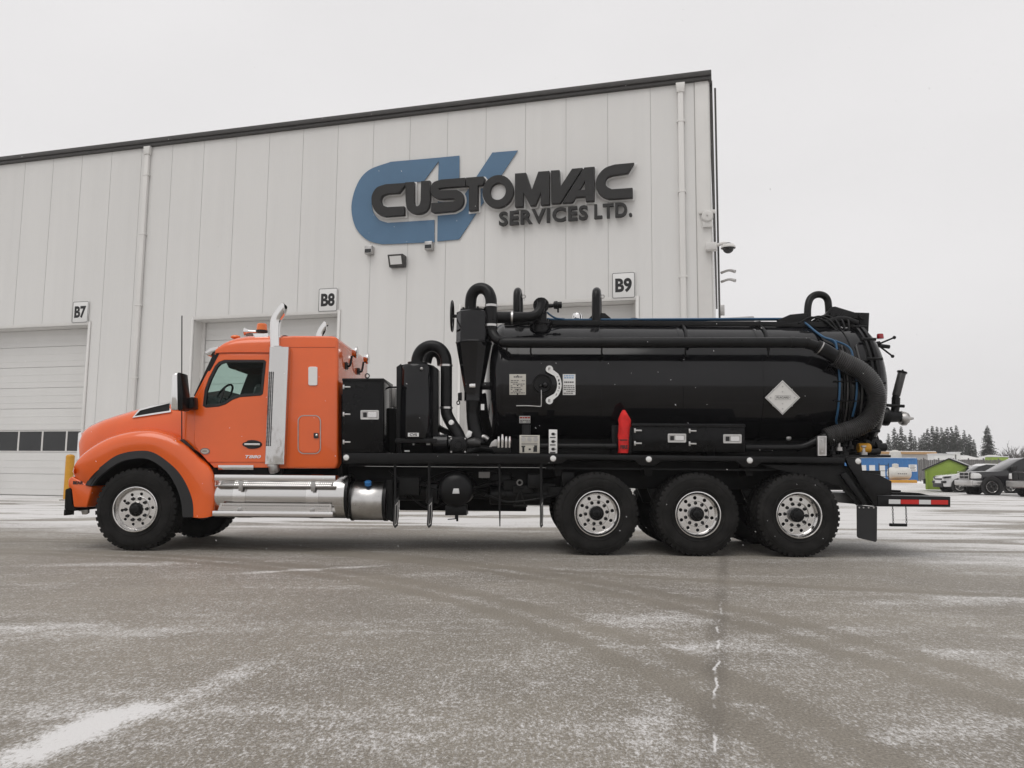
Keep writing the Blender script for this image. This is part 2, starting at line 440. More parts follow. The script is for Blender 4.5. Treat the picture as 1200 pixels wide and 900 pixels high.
    # curved tyre tracks swept clear
    for cx, cy, r, w in ((-7.4, 1.9, 10.35, 0.17), (-7.4, 1.9, 9.98, 0.15), (-7.4, 1.7, 9.0, 0.17), (-7.4, 1.7, 8.64, 0.15), (9.0, 25.5, 18.6, 0.16)):
        dx = M('SUBTRACT', X, cx); dy = M('SUBTRACT', Y, cy)
        d = M('ABSOLUTE', M('SUBTRACT', M('SQRT', M('ADD', M('MULTIPLY', dx, dx), M('MULTIPLY', dy, dy))), r))
        d = M('ADD', d, M('MULTIPLY_ADD', NZ2, 0.36, -0.18))
        cover = M('SUBTRACT', cover, M('MULTIPLY', ramp(d, w*1.2, 0.0), 0.32))
    # paving joint running away from the camera
    jx = M('SUBTRACT', X, M('MULTIPLY_ADD', Y, 0.272, -0.09))
    jx = M('ABSOLUTE', M('ADD', jx, M('MULTIPLY_ADD', noise(2.2, 5, 0.7), 0.14, -0.07)))
    joint_dark = M('MULTIPLY', ramp(jx, 0.10, 0.02), ramp(noise(0.9, 3), 0.3, 0.6, 0.35, 1.0))
    joint_snow = M('MULTIPLY', ramp(jx, 0.012, 0.003), M('MULTIPLY', ramp(Y, 8.5, 5.0), ramp(noise(2.6, 4, loc=(4, 4, 0)), 0.46, 0.56)))
    cover = M('SUBTRACT', cover, M('MULTIPLY', joint_dark, 0.08))
    # snow grains catch between the stones: threshold a fine grain by the cover
    g = M('ADD', M('MULTIPLY', noise(60, 4, 0.85, (1, 0.5, 1), loc=(2, 2, 0)), 0.72), M('MULTIPLY', noise(15, 4, 0.8, (1, 0.55, 1), loc=(6, 1, 0)), 0.28))
    thr = M('SUBTRACT', 0.575, M('MULTIPLY', cover, 0.27))
    snow = ramp(M('SUBTRACT', g, thr), -0.085, 0.125, 0.0, 0.92)
    snow = M('MAXIMUM', snow, M('MULTIPLY', joint_snow, 0.85), clamp=True)
    base = n.new('ShaderNodeMixRGB'); base.inputs[1].default_value = (0.138, 0.122, 0.102, 1); base.inputs[2].default_value = (0.330, 0.300, 0.252, 1)
    l.new(ramp(M('ADD', M('MULTIPLY', noise(70, 4, 0.8, loc=(5, 1, 0)), 0.75), M('MULTIPLY', noise(0.5, 5), 0.25)), 0.34, 0.68), base.inputs[0])
    dk = n.new('ShaderNodeMixRGB'); dk.inputs[2].default_value = (0.06, 0.052, 0.046, 1)
    l.new(M('MULTIPLY', joint_dark, 0.28), dk.inputs[0]); l.new(base.outputs[0], dk.inputs[1])
    mix = n.new('ShaderNodeMixRGB'); mix.inputs[2].default_value = (0.72, 0.71, 0.705, 1)
    l.new(snow, mix.inputs[0]); l.new(dk.outputs[0], mix.inputs[1]); l.new(mix.outputs[0], b.inputs['Base Color'])
    l.new(ramp(snow, 0, 1, 0.62, 0.85), b.inputs['Roughness'])
    b.inputs['Specular IOR Level'].default_value = 0.3
    bu = n.new('ShaderNodeBump'); bu.inputs['Strength'].default_value = 0.55; bu.inputs['Distance'].default_value = 0.014
    l.new(g, bu.inputs['Height']); l.new(bu.outputs[0], b.inputs['Normal'])
    return m
MATS['ground'] = ground_material()
gr = MB()
gr.add([(-900, -900, 0), (900, -900, 0), (900, 1800, 0), (-900, 1800, 0)], [(0, 1, 2, 3)])
tag(gr.obj('ground', 'ground', smooth=False), kind='structure')

# ================================================================ building
bld = empty('industrial_building', WALL_O, WALL_YAW)
tag(bld, 'tall light grey metal-panelled industrial building with loading bays behind the truck', 'building')
EAVE0, EAVE1 = 12.93, 13.12
LEFT = -31.0
def eave(x): return EAVE1 + (EAVE1-EAVE0)/26.6*x - 0.27
HEAD = 6.21
OPEN = [(-27.49, -21.99), (-17.55, -12.05), (-7.73, -2.23)]
# backing and body of the building
b = MB()
edges = [LEFT] + [e for o in OPEN for e in o] + [0.0]
for i in range(0, len(edges), 2):
    b.prism([(edges[i], 0), (edges[i+1], 0), (edges[i+1], eave(edges[i+1])), (edges[i], eave(edges[i]))], 0.0095, 0.40)
for o in OPEN:
    b.prism([(o[0], HEAD), (o[1], HEAD), (o[1], eave(o[1])), (o[0], eave(o[0]))], 0.0095, 0.40)
b.obj('wall_core', 'joint', bld)
b = MB(); b.box((-0.02, 0.41, 0), (-0.3, 34, 12.75)); b.obj('side_wall', 'trim', bld)
b = MB(); b.box((LEFT, 0.41, 12.2), (-0.31, 34, 12.6)); b.obj('roof', 'roof_trim', bld)
b = MB(); b.box((LEFT, 33.7, 0), (-0.31, 33.99, 12.19)); b.obj('rear_wall', 'trim', bld)
b = MB(); b.box((LEFT, 1.2, 0.01), (-0.31, 33.6, 0.06)); b.obj('slab', 'concrete', bld)
# panels, 1.3 m each, butted with recessed joints
PW = 1.315; G = 0.006
xs_ = [-0.42 - PW*i for i in range(24) if -0.42 - PW*i > LEFT] + [LEFT]
for c, a in zip(xs_[:-1], xs_[1:]):
    z0 = 0.16; H_ = HEAD + 0.12; a_, c_ = a+G, c-G
    ta, tc_ = (a_, eave(a_)-0.005), (c_, eave(c_)-0.005)
    outline = [(a_, z0), (c_, z0), tc_, ta]
    for o0, o1 in ((o[0]-0.11, o[1]+0.11) for o in OPEN):
        if o0 <= a_ and c_ <= o1: outline = [(a_, H_), (c_, H_), tc_, ta]
        elif a_ < o0 < c_: outline = [(a_, z0), (o0, z0), (o0, H_), (c_, H_), tc_, ta]
        elif a_ < o1 < c_: outline = [(a_, H_), (o1, H_), (o1, z0), (c_, z0), tc_, ta]
    p = MB(); p.prism(outline, 0.0, 0.009)
    p.obj('wall_panel', 'wall_panel', bld, bevel=0.004, segs=1)
p = MB(); p.box((-0.40, -0.030, 0.16), (0.0, 0.0215, eave(0)-0.006)); p.box((-0.02, 0.0216, 0.16), (0.03, 0.30, eave(0)-0.006))
p.obj('corner_trim', 'trim', bld, bevel=0.01)
for i in range(0, len(edges), 2):
    p = MB(); p.box((edges[i], -0.012, -0.05), (edges[i+1], 0.021, 0.155)); p.obj('base_trim', 'concrete', bld)
# gutter / roof edge
p = MB()
for (z0, z1, y0) in ((-0.06, 0.10, -0.16), (-0.17, -0.062, -0.11)):
    p.add([(LEFT-1, y0, eave(LEFT-1)+0.17+z0), (0.10, y0, eave(0.10)+0.17+z0), (0.10, 0.6, eave(0.10)+0.17+z0), (LEFT-1, 0.6, eave(LEFT-1)+0.17+z0),
           (LEFT-1, y0, eave(LEFT-1)+0.17+z1), (0.10, y0, eave(0.10)+0.17+z1), (0.10, 0.6, eave(0.10)+0.17+z1), (LEFT-1, 0.6, eave(LEFT-1)+0.17+z1)],
          [(0,3,2,1),(4,5,6,7),(0,1,5,4),(1,2,6,5),(2,3,7,6),(3,0,4,7)])
p.obj('gutter', 'roof_trim', bld, bevel=0.02)
p = MB(); p.box((0.001, 0.31, 12.62), (0.12, 34, 13.0)); p.obj('gable_flashing', 'roof_trim', bld)
# downpipes
for x in (-19.83, -0.82):
    p = MB(); w = 0.085
    p.box((x-w, -0.135, 0.25), (x+w, -0.012, eave(x)-0.10))
    d = p.obj('downpipe', 'pipe_white', bld, bevel=0.02)
    p = MB(); p.prism([(x-0.11, eave(x)-0.32), (x+0.11, eave(x)-0.32), (x+0.14, eave(x)-0.01), (x-0.14, eave(x)-0.01)], -0.16, -0.005)
    p.obj('outlet', 'pipe_white', d, bevel=0.02)
    for z in (1.6, 4.2, 6.8, 9.4, 11.6):
        p = MB(); p.box((x-0.12, -0.142, z), (x+0.12, -0.010, z+0.05)); p.obj('pipe_strap', 'pipe_white', d, bevel=0.004)
# loading doors
for k, (a, c) in enumerate(OPEN):
    fr = MB()
    fr.box((a-0.10, -0.045, 0.02), (a, 0.021, HEAD+0.11)); fr.box((c, -0.045, 0.02), (c+0.10, 0.021, HEAD+0.11)); fr.box((a, -0.045, HEAD), (c, 0.021, HEAD+0.11))
    fr.obj('door_frame', 'trim', bld, bevel=0.006)
    ho = MB()
    ho.box((a, 0.022, 0.0), (a+0.02, 0.62, HEAD-0.02)); ho.box((c-0.02, 0.022, 0.0), (c, 0.62, HEAD-0.02)); ho.box((a, 0.022, HEAD-0.02), (c, 0.62, HEAD-0.001))
    ho.box((a+0.02, 0.40, 0.0), (a+0.14, 0.46, HEAD-0.02)); ho.box((c-0.14, 0.40, 0), (c-0.02, 0.46, HEAD-0.02))
    ho.obj('door_reveal', 'trim', bld)
    dr = empty('overhead_door', (0, 0, 0), 0, bld)
    zs = [0.03, 0.80, 1.60, 2.42, 3.22, 4.0, 4.78, 5.55, HEAD-0.022]
    for i, (z0, z1) in enumerate(zip(zs[:-1], zs[1:])):
        s = MB(); nx = 5
        if i == 2:      # glazed section
            s.box((a+0.03, 0.49, z0+0.01), (c-0.03, 0.53, z0+0.05)); s.box((a+0.03, 0.49, z1-0.05), (c-0.03, 0.53, z1-0.012))
            step = (c-a-0.06)/nx
            for j in range(nx+1):
                xx = a+0.03+step*j
                s.box((max(a+0.03, xx-0.035), 0.492, z0+0.05), (min(c-0.03, xx+0.035), 0.53, z1-0.05))
            s.obj('door_section', 'white_metal', dr)
            for j in range(nx):
                g_ = MB(); g_.box((a+0.03+step*j+0.036, 0.505, z0+0.051), (a+0.03+step*(j+1)-0.036, 0.52, z1-0.051)); g_.obj('window_pane', 'glass_dark', dr)
        else:
            s.box((a+0.03, 0.49, z0+0.006), (c-0.03, 0.53, z1-0.006))
            h = z1-z0
            for q in (0.28, 0.62):
                s.box((a+0.05, 0.484, z0+h*q), (c-0.05, 0.4895, z0+h*q+0.05))
            s.obj('door_section', 'door_panel', dr, bevel=0.006, segs=1)
    s = MB(); s.box((a+0.03, 0.54, 0.0), (c-0.03, 0.60, HEAD-0.03)); s.obj('door_backing', 'joint', dr)

# signs on the wall
def wall_local(px, py): p = bp(px, py); return p.x, p.z
for body, (x0, y0, x1, y1), near in (('B7', (85, 353.5, 106, 378.5), 'bay door behind the orange hood'), ('B8', (373, 338, 397.5, 365.5), 'bay door behind the sleeper cab'),
                                     ('B9', (716, 320.5, 746, 349), 'bay door behind the black tank')):
    xa, za = wall_local(x0, y1); xb, zb = wall_local(x1, y0)
    cx, cz = (xa+xb)/2, (za+zb)/2; w, h = 0.70, 0.80
    sg = empty('bay_sign', bld.matrix_basis @ Vector((cx, -0.05, cz)), WALL_YAW)
    p = MB(); p.box((-w/2, -0.01, -h/2), (w/2, 0.02, h/2)); p.obj('sign_panel', 'white', sg, bevel=0.012)
    me = curve_mesh('border', [rrect(-w/2+0.012, -h/2+0.012, w/2-0.012, h/2-0.012, 0.04), rrect(-w/2+0.026, -h/2+0.026, w/2-0.026, h/2-0.026, 0.03)], 0.002)
    link('border', place(me, 0, -0.0115, 0), 'ink', sg)
    me = text_mesh('lettering', body, 0.5, 0.003, 0.020, width=0.50, height=0.44); link('lettering', place(me, 0, -0.0125, 0), 'ink', sg)
    tag(sg, 'white %s sign in bold black above the %s' % (body, near), 'sign')

def zc(pts, ox):                    # enlarged survey of the sign -> wall metres
    return [wall_local(ox + x/5.4545, 165 + y/5.4545) for x, y in pts]
def spl(pts, res=5, closed=False):
    P, _ = catmull([Vector((p[0], p[1], 0)) for p in pts], res); return [(p.x, p.y) for p in P]
logo = empty('building_sign', bld.matrix_basis @ Vector((0, -0.03, 0)), WALL_YAW)
tag(logo, 'large CUSTOMVAC SERVICES LTD. sign in raised black letters over a blue CV emblem', 'sign')
Cblue = [(757,98)] + [(620,111),(460,125)] + spl([(320,137),(180,190),(105,280),(68,420),(92,550),(160,630),(245,660),(310,662)]) + [(598,650),(598,508)] + \
    spl([(300,527),(245,507),(207,455),(197,390),(212,332),(250,293),(300,282)]) + [(530,262),(625,133),(622,262),(757,255)]
Vblue = [(622,262.5),(757,255.5),(757,397),(968,78),(1130,65),(755,632),(616,645)]
for nm, pts in (('emblem_letter', Cblue), ('emblem_letter', Vblue)):
    me = curve_mesh(nm, [zc(pts, 400)], 0.012); link(nm, place(me, 0, -0.004, 0), 'sign_blue', logo)
def ell(cx, cy, rx, ry, n=28, tilt=-0.065):
    return [(cx+rx*math.cos(2*math.pi*i/n), cy+ry*math.sin(2*math.pi*i/n)+tilt*rx*math.cos(2*math.pi*i/n)) for i in range(n)]
LET = [
 ('C', 400, [[(435,283)] + spl([(300,292),(245,313),(216,355),(211,400),(225,450),(255,483),(295,497)]) + [(418,488),(418,432)] + spl([(312,437),(282,424),(269,395),(280,366),(312,352)]) + [(385,347)]]),
 ('U', 400, [[(425,280),(480,277)] + spl([(480,395),(484,420),(500,432),(516,420),(522,395)]) + [(525,273),(581,269)] + spl([(582,395),(572,440),(545,470),(505,481),(462,472),(435,445),(427,398)])]),
 ('S', 400, [[(806,251)] + spl([(655,262),(605,280),(585,318),(592,358),(620,380),(660,387)]) + spl([(730,382),(742,391),(730,401)]) + [(590,412),(588,466),(606,474)] + spl([(735,463),(778,437),(796,392),(785,348),(750,327)]) + [(645,331),(634,322),(648,315),(806,304)]]),
 ('T', 400, [[(811,250.5),(920,243),(930,255),(918,296),(885,300),(885,455),(828,462),(828,303),(811,304)]]),
 ('O', 560, [ell(140,338,98,104), ell(140,338,50,54)]),
 ('M', 560, [[(248,225),(318,220),(354,330),(396,213),(466,208),(466,422),(412,425),(412,340),(378,427),(345,430),(300,345),(300,434),(248,437)]]),
 ('V', 560, [[(476,206),(530,203),(535,310),(610,195),(676,189),(536,412),(480,416)]]),
 ('A', 560, [[(688,187),(752,182),(750,398),(697,402),(695,370),(632,376),(612,408),(550,412)], [(692,270),(692,328),(655,331)]]),
 ('C', 560, [[(1003,157)] + spl([(880,168),(820,190),(777,235),(760,285),(770,335),(800,370),(845,387)]) + [(993,378),(993,316)] + spl([(862,325),(831,307),(820,280),(833,250),(864,237)]) + [(965,222)]]),
]
for nm, ox, outs in LET:
    zo = [zc(o, ox) for o in outs]
    me = curve_mesh('letter_outline', zo[:1], 0.012, 0, 0.045); link('letter_outline', place(me, 0, -0.032, 0), 'white', logo)
    me = curve_mesh('raised_letter', zo, 0.075, 0.008); link('raised_letter', place(me, 0, -0.125, 0), 'sign_black', logo)
x0, z0 = wall_local(586.5, 266.2); x1, z1 = wall_local(690, 260.2)
x2, z2 = wall_local(697.5, 259.6); x3, z3 = wall_local(741.5, 257.2)
for word, xa, xb, za in (('SERVICES', x0, x1, (z0+z1)/2), ('LTD.', x2, x3, (z0+z1)/2)):
    # one raised letter per character, spaced along the line
    full = text_mesh('word', word, 0.5, 0.05, 0.016, width=xb-xa, height=0.46, align='LEFT', spacing=1.14)
    bm = bmesh.new(); bm.from_mesh(full)
    # split the word into its letters
    seen = set(); groups = []
    for v in bm.verts:
        if v in seen: continue
        st = [v]; comp = []; seen.add(v)
        while st:
            q = st.pop(); comp.append(q)
            for e in q.link_edges:
                w_ = e.other_vert(q)
                if w_ not in seen: seen.add(w_); st.append(w_)
        groups.append(comp)
    groups.sort(key=lambda g_: min(v.co.x for v in g_))
    merged = []
    for g_ in groups:
        lo, hi = min(v.co.x for v in g_), max(v.co.x for v in g_)
        if merged and lo < merged[-1][1] - 0.01: merged[-1][1] = max(hi, merged[-1][1]); merged[-1][2] += g_
        else: merged.append([lo, hi, list(g_)])
    for lo, hi, vsx in merged:
        ids = {v: i for i, v in enumerate(vsx)}
        mb = MB(); mb.v = [tuple(v.co) for v in vsx]
        fs = {f for v in vsx for f in v.link_faces}
        mb.f = [tuple(ids[v] for v in f.verts) for f in fs]
        me = mb.mesh('raised_letter', smooth=False); link('raised_letter', place(me, xa, -0.12, za), 'sign_black', logo)
    bm.free()

# wall lamps and sensors
def wall_thing(name, px, py, label, cat, group=None):
    p = bp(px, py); o = empty(name, bld.matrix_basis @ p, WALL_YAW); tag(o, label, cat, group); return o
for px, py in ((434.5, 294.5), (504.5, 289.5)):
    o = wall_thing('wall_sensor_light', px, py, 'small grey box light on the wall under the blue emblem', 'wall light', 'small box lights under the emblem')
    p = MB(); p.prism([(-0.13, -0.14), (0.13, -0.14), (0.13, 0.14), (-0.13, 0.14)], -0.22, 0.0); p.obj('housing', 'alloy_dull', o, bevel=0.02)
    p = MB(); p.box((-0.11, -0.228, -0.10), (0.11, -0.2205, 0.02)); p.obj('lens', 'glass_dark', o)
o = wall_thing('wall_floodlight', 467.5, 307.5, 'rectangular floodlight with pale lens on the wall below the emblem', 'floodlight')
p = MB(); p.prism([(-0.27, -0.19), (0.27, -0.19), (0.27, 0.19), (-0.27, 0.19)], lambda q: -0.34 if q[1] > 0 else -0.18, 0.0); p.obj('housing', 'roof_trim', o, bevel=0.02)
p = MB(); p.prism([(-0.20, -0.12), (0.20, -0.12), (0.20, 0.13), (-0.20, 0.13)], lambda q: -0.26-q[1]*0.42-0.012, lambda q: -0.26-q[1]*0.42-0.002); p.obj('lens', 'lens_white', o)
# things on the corner of the building
o = wall_thing('dome_camera', 836, 293, 'white dome security camera on bracket at the building corner', 'camera')
p = MB(); p.box((-0.22, -0.30, -0.06), (0.10, -0.03, 0.16)); p.obj('mount', 'white_metal', o, bevel=0.02)
p = MB(); p.tube([(0.05, -0.18, 0.08), (0.30, -0.22, 0.12), (0.42, -0.24, 0.08)], 0.05, 10); p.obj('arm', 'white_metal', o)
p = MB(); p.lathe((0.42, -0.24, 0.10), (0, 0, -1), [(0, 0.04), (0.03, 0.16), (0.10, 0.21), (0.14, 0.21)], 20); p.obj('shroud', 'white_metal', o)
p = MB(); p.ball((0.42, -0.24, -0.03), 0.165, 16, 10); p.obj('dome', 'glass_dark', o)
o = wall_thing('junction_box', 829, 255, 'round white siren housing on the corner trim high on the building', 'siren')
p = MB(); p.lathe((0, -0.02, 0), (0, -1, 0), [(0, 0.02), (0, 0.17), (0.14, 0.17), (0.16, 0.14), (0.16, 0.02)], 20); p.box((-0.14, -0.13, -0.32), (0.14, -0.02, -0.12)); p.obj('housing', 'white_metal', o, bevel=0.008)
p = MB(); p.box((-0.24, -0.12, 0.10), (0.24, -0.03, 0.20)); p.obj('mount', 'white_metal', o, bevel=0.01)
o = wall_thing('vent_pipe', 841, 371, 'thin dark conduit with two grey arms beside the building corner', 'conduit')
p = MB(); p.tube([(0.055, 0.03, -5.6), (0.055, 0.03, 7.0)], 0.03, 8, smooth=False); p.obj('conduit', 'roof_trim', o)
for z in (1.05, 1.32):
    p = MB(); p.tube([(0.12, 0.1, z), (0.34, 0.0, z+0.04), (0.52, -0.1, z-0.03)], [0.04, 0.035, 0.05], 8); p.obj('arm', 'alloy_dull', o)
p = MB(); p.box((0.03, 0.02, 0.05), (0.20, 0.15, 0.35)); p.obj('box', 'alloy_dull', o, bevel=0.01)

# yellow bollard by the B7 door
g_ = gp(79, 586.5)
bo = empty('bollard', g_)
tag(bo, 'yellow steel bollard by the loading door behind the truck bumper', 'bollard')
p = MB(); p.lathe((0,0,0), (0,0,1), [(0, 0.13), (1.42, 0.13), (1.46, 0.10), (1.48, 0.02)], 20, True); p.obj('post', 'yellow', bo)
p = MB(); p.lathe((0,0,0), (0,0,1), [(0.0, 0.24), (0.03, 0.24), (0.05, 0.16)], 20, True); p.obj('base', 'concrete', bo)

# ================================================================ far yard, right of the building
def station(px, D): d = ray(px, 560); return CAM + d*(D/d.y)
# blue shipping container with wide white doors
c0 = wp(1006, 560, 92); c1 = wp(1075, 560, 92)
cn = empty('shipping_container', (c1.x, c1.y, 0), R(-6)); L = c1.x - c0.x + 3.0; H = 2.75
tag(cn, 'blue corrugated shipping container with white doors behind the white tank', 'container')
p = MB(); p.box((-L, 0, 0.15), (0, 2.4, H)); p.obj('body', 'container_blue', cn)
q = 0
x = -L + 0.05
while x < -0.2:
    p = MB() if q == 0 else p
    p.prism([(x, 0.3), (x+0.10, 0.3), (x+0.10, H-0.15), (x, H-0.15)], -0.05, -0.001); x += 0.28; q += 1
tag(p.obj('corrugation', 'container_blue', cn), kind='stuff')
p = MB(); p.box((-L-0.05, -0.06, 0.0), (0.05, 0.02, 0.25)); p.box((-L-0.05, -0.06, H-0.12), (0.05, 0.02, H+0.03)); p.box((-0.12, -0.07, 0), (0.05, 0.1, H+0.02)); p.obj('frame', 'container_blue', cn)
p = MB(); p.box((-L, 0.1, H+0.04), (0, 2.4, H+0.10)); p.obj('snow_cover', 'snow', cn)
for px in (1014, 1024):
    w = wp(px, 550, 92); lx = w.x - c1.x
    p = MB(); p.box((lx-0.32, -0.075, 0.55), (lx+0.32, -0.055, 1.95)); p.obj('white_panel', 'white', cn)
w = wp(1035, 550, 92); lx = w.x - c1.x
p = MB(); p.box((lx-0.34, -0.075, 0.25), (lx+0.34, -0.055, 1.95)); p.obj('white_panel', 'white', cn)
w = wp(1069.5, 545, 92); lx = w.x - c1.x
p = MB(); p.box((lx-0.45, -0.085, 1.25), (lx+0.45, -0.06, 2.05)); nt = p.obj('notice', 'white', cn)
p = MB()
for i in range(4): p.box((lx-0.35+0.05*(i % 2), -0.091, 1.38+0.16*i), (lx+0.30-0.1*(i % 2), -0.0855, 1.45+0.16*i))
tag(p.obj('print', 'ink_grey', nt), kind='stuff')
# long pale building with tan eave behind
w0 = wp(1030, 545, 125); w1 = wp(1096, 545, 125)
lb = empty('storage_building', (w1.x, 125, 0), 0)
tag(lb, 'long low pale building with tan roof edge beyond the blue container', 'building')
p = MB(); p.box((-(w1.x-w0.x)-6, 0, 0), (0, 8, 4.0)); p.obj('wall', 'pale_wall', lb)
p = MB(); p.box((-(w1.x-w0.x)-6.2, -0.3, 4.0), (0.2, 8.2, 4.35)); p.obj('eave', 'tan', lb, bevel=0.03)
p = MB(); p.box((-(w1.x-w0.x)-6.2, -0.1, 4.36), (0.2, 8.2, 4.5)); p.obj('roof_snow', 'snow', lb, bevel=0.05)
# white round storage tank and the one on the ground
for px, py, D, r, ln, lab in ((1054, 559.5, 80, 0.62, 0.95, 'white horizontal storage tank on a yellow skid in front of the blue container'),):
    g0 = wp(px, py, D); t = empty('storage_tank', (g0.x, D, 0), R(4)); tag(t, lab, 'tank')
    p = MB(); p.lathe((-ln/2-0.7, 0, 0.42+r), (1, 0, 0), [(0, 0.05), (0.05, 0.5*r), (0.18, 0.85*r), (0.35, r), (ln+1.05, r), (ln+1.22, 0.85*r), (ln+1.35, 0.5*r), (ln+1.4, 0.05)], 28); p.obj('vessel', 'tank_white', t)
    p = MB(); p.box((-ln/2-0.8, -0.8, 0.1), (ln/2+0.9, 0.8, 0.40)); p.obj('skid', 'yellow', t, bevel=0.03)
    p = MB(); p.lathe((-ln/2+0.1, 0, 0.42+2*r-0.05), (0, 0, 1), [(0, 0.3), (0.35, 0.3), (0.40, 0.1)], 16); p.obj('hatch', 'tank_white', t)
    p = MB()
    for i in range(5): p.box((-0.5+0.2*i, -r-0.004, 0.40+r*0.9), (-0.36+0.2*i, -r*0.985, 0.40+r*0.9+0.10))
    p.obj('lettering', 'ink_grey', t)
g0 = wp(1049, 531, 100); t = empty('water_tank', (g0.x, 100, 0)); tag(t, 'small white rounded tank standing high behind the container roof', 'tank')
p = MB(); p.lathe((0, 0, 2.0), (0, 0, 1), [(0, 0.7), (1.3, 0.72), (1.7, 0.62), (1.9, 0.3), (1.95, 0.02)], 20); p.obj('vessel', 'tank_white', t)
p = MB()
for dx, dy in ((-.5,-.5),(.5,-.5),(.5,.5),(-.5,.5)): p.cyl((dx,dy,0), (dx,dy,2.1), 0.06, n=8)
p.obj('stand', 'alloy_dull', t)
# black steel rack between container and truck
g0 = wp(1036, 556, 78); t = empty('steel_rack', (g0.x, 78, 0)); tag(t, 'thin black steel rack frame beside the white storage tank', 'rack')
for i, dx in enumerate((-0.45, 0.45)):
    p = MB(); p.box((dx-0.03, -0.03, 0), (dx+0.03, 0.03, 2.0)); p.obj('post', 'ink', t)
for z in (0.7, 1.25, 1.8):
    p = MB(); p.box((-0.42, -0.025, z), (0.42, 0.025, z+0.05)); p.obj('rail', 'ink', t)
# low snow bank in front of the yard
sb = MB(); rows = []
for k in range(60):
    xx = 20 + k*0.75; h = 0.25 + 0.12*math.sin(k*0.9)+0.08*math.sin(k*2.3+1)
    yy = 86 + 0.4*math.sin(k*0.7)
    rows.append([Vector((xx, yy-1.3, -0.02)), Vector((xx, yy-0.6, h*0.7)), Vector((xx, yy, h)), Vector((xx, yy+0.7, h*0.6)), Vector((xx, yy+1.3, -0.02))])
sb.grid(rows); tag(sb.obj('snow_bank', 'snow'), kind='structure')
# fence
f0 = wp(1076, 560, 96); f1 = wp(1215, 560, 96)
fe = empty('yard_fence', (f0.x, 98, 0)); tag(fe, 'grey slatted yard fence between the blue container and the parked cars', 'fence')
n_s = 62; step = (f1.x-f0.x)/n_s
slat = None
for i in range(n_s):
    if slat is None:
        p = MB(); p.box((-step*0.41, -0.02, 0.15), (step*0.41, 0.02, 2.75)); slat = p.obj('slat', 'fence_grey', fe)
        o = slat
    else:
        o = slat.copy(); col.objects.link(o)
    o.location = (step*(i+0.5), 0.012*random.uniform(-1, 1), random.uniform(-0.08, 0.06))
for i in range(0, n_s+1, 8):
    p = MB(); p.box((step*i-0.06, 0.03, 0), (step*i+0.06, 0.14, 2.95)); p.obj('post', 'fence_grey', fe)
# white boxes behind the fence
for px, py, w, h, D, lab in ((1108.5, 540, 1.5, 0.9, 112, 'small white cabin roof showing above the yard fence'), (1122.5, 538, 0.4, 0.9, 112, 'narrow white stack beside the white cabin above the fence')):
    g0 = wp(px, py, D); t = empty('white_cabin', (g0.x, D, 0)); tag(t, lab, 'cabin')
    p = MB(); p.box((-w, 0, 0), (w, 2.0, g0.z+h)); p.obj('wall', 'white', t, bevel=0.03)
    p = MB(); p.box((-w-0.1, -0.1, g0.z+h+0.002), (w+0.1, 2.1, g0.z+h+0.1)); p.obj('roof', 'snow', t, bevel=0.03)
for px, py, hw, D, lab in ((1141, 534.5, 1.3, 140, 'snow-roofed house left of the wide spruce'), (1174.5, 534, 1.6, 140, 'snow-roofed house right of the wide spruce')):
    g0 = wp(px, py, D); t = empty('house', (g0.x, D, 0)); tag(t, lab, 'house')
    z = g0.z - 0.6
    p = MB(); p.box((-hw, 0, 0), (hw, 6, z)); p.obj('wall', 'pale_wall', t)
    p = MB(); p.add([(-hw-.4,-.4,z),(hw+.4,-.4,z),(hw+.4,6.4,z),(-hw-.4,6.4,z),(-hw*.4,3,z+0.8),(hw*.4,3,z+0.8)], [(0,1,5,4),(1,2,5),(2,3,4,5),(3,0,4),(3,2,1,0)]); p.obj('roof', 'white_metal', t)
g0 = wp(1172, 537, 104); t = empty('green_bin', (g0.x, 104, 0)); tag(t, 'lime green bin standing behind the fence above the black pickup', 'bin')
p = MB(); p.box((-1.1, 0, 0), (1.1, 1.5, g0.z+0.15)); p.obj('body', 'lime', t, bevel=0.04)
p = MB(); p.box((-1.15, -0.05, g0.z+0.16), (1.15, 1.55, g0.z+0.26)); p.obj('lid', 'snow', t, bevel=0.03)

# lime green covered dumpster with a peaked black lid
g0 = gp(1085, 575.5)
du = empty('dumpster', g0, R(-27)); DW, DL = 2.6, 3.0
tag(du, 'lime green dumpster with peaked black lid beside the white SUV', 'dumpster')
def dpt(px, py, D): w = wp(px, py, D); return w.z
p = MB(); p.prism([(0, 0.1), (2.65, 0.1), (2.65, 1.35), (1.32, 1.95), (0, 1.3)], 0.0, 2.4); p.obj('body', 'lime', du, bevel=0.02)
for xx in (0.08, 1.3, 2.55):
    p = MB(); p.box((xx-0.05, -0.07, 0.1), (xx+0.05, -0.001, 1.25)); p.obj('rib', 'lime', du)
for s_ in (0, 1):
    p = MB()
    a_, b_ = ((-0.15, 1.24), (1.32, 1.955)) if s_ == 0 else ((2.80, 1.29), (1.32, 1.955))
    p.prism([a_, b_, (b_[0], b_[1]+0.07), (a_[0], a_[1]+0.07)], -0.1, 2.5); p.obj('lid', 'ink', du)
p = MB(); p.prism([(1.45, 1.98), (2.75, 1.395), (2.75, 1.45), (1.45, 2.05)], 0.1, 2.4); p.obj('lid_snow', 'snow', du)
p = MB(); p.box((-0.12, -0.09, 0.45), (-0.001, 0.25, 0.75)); p.box((-0.12, 0.4, 0.45), (-0.001, 0.6, 0.75)); p.obj('lift_pocket', 'ink', du)

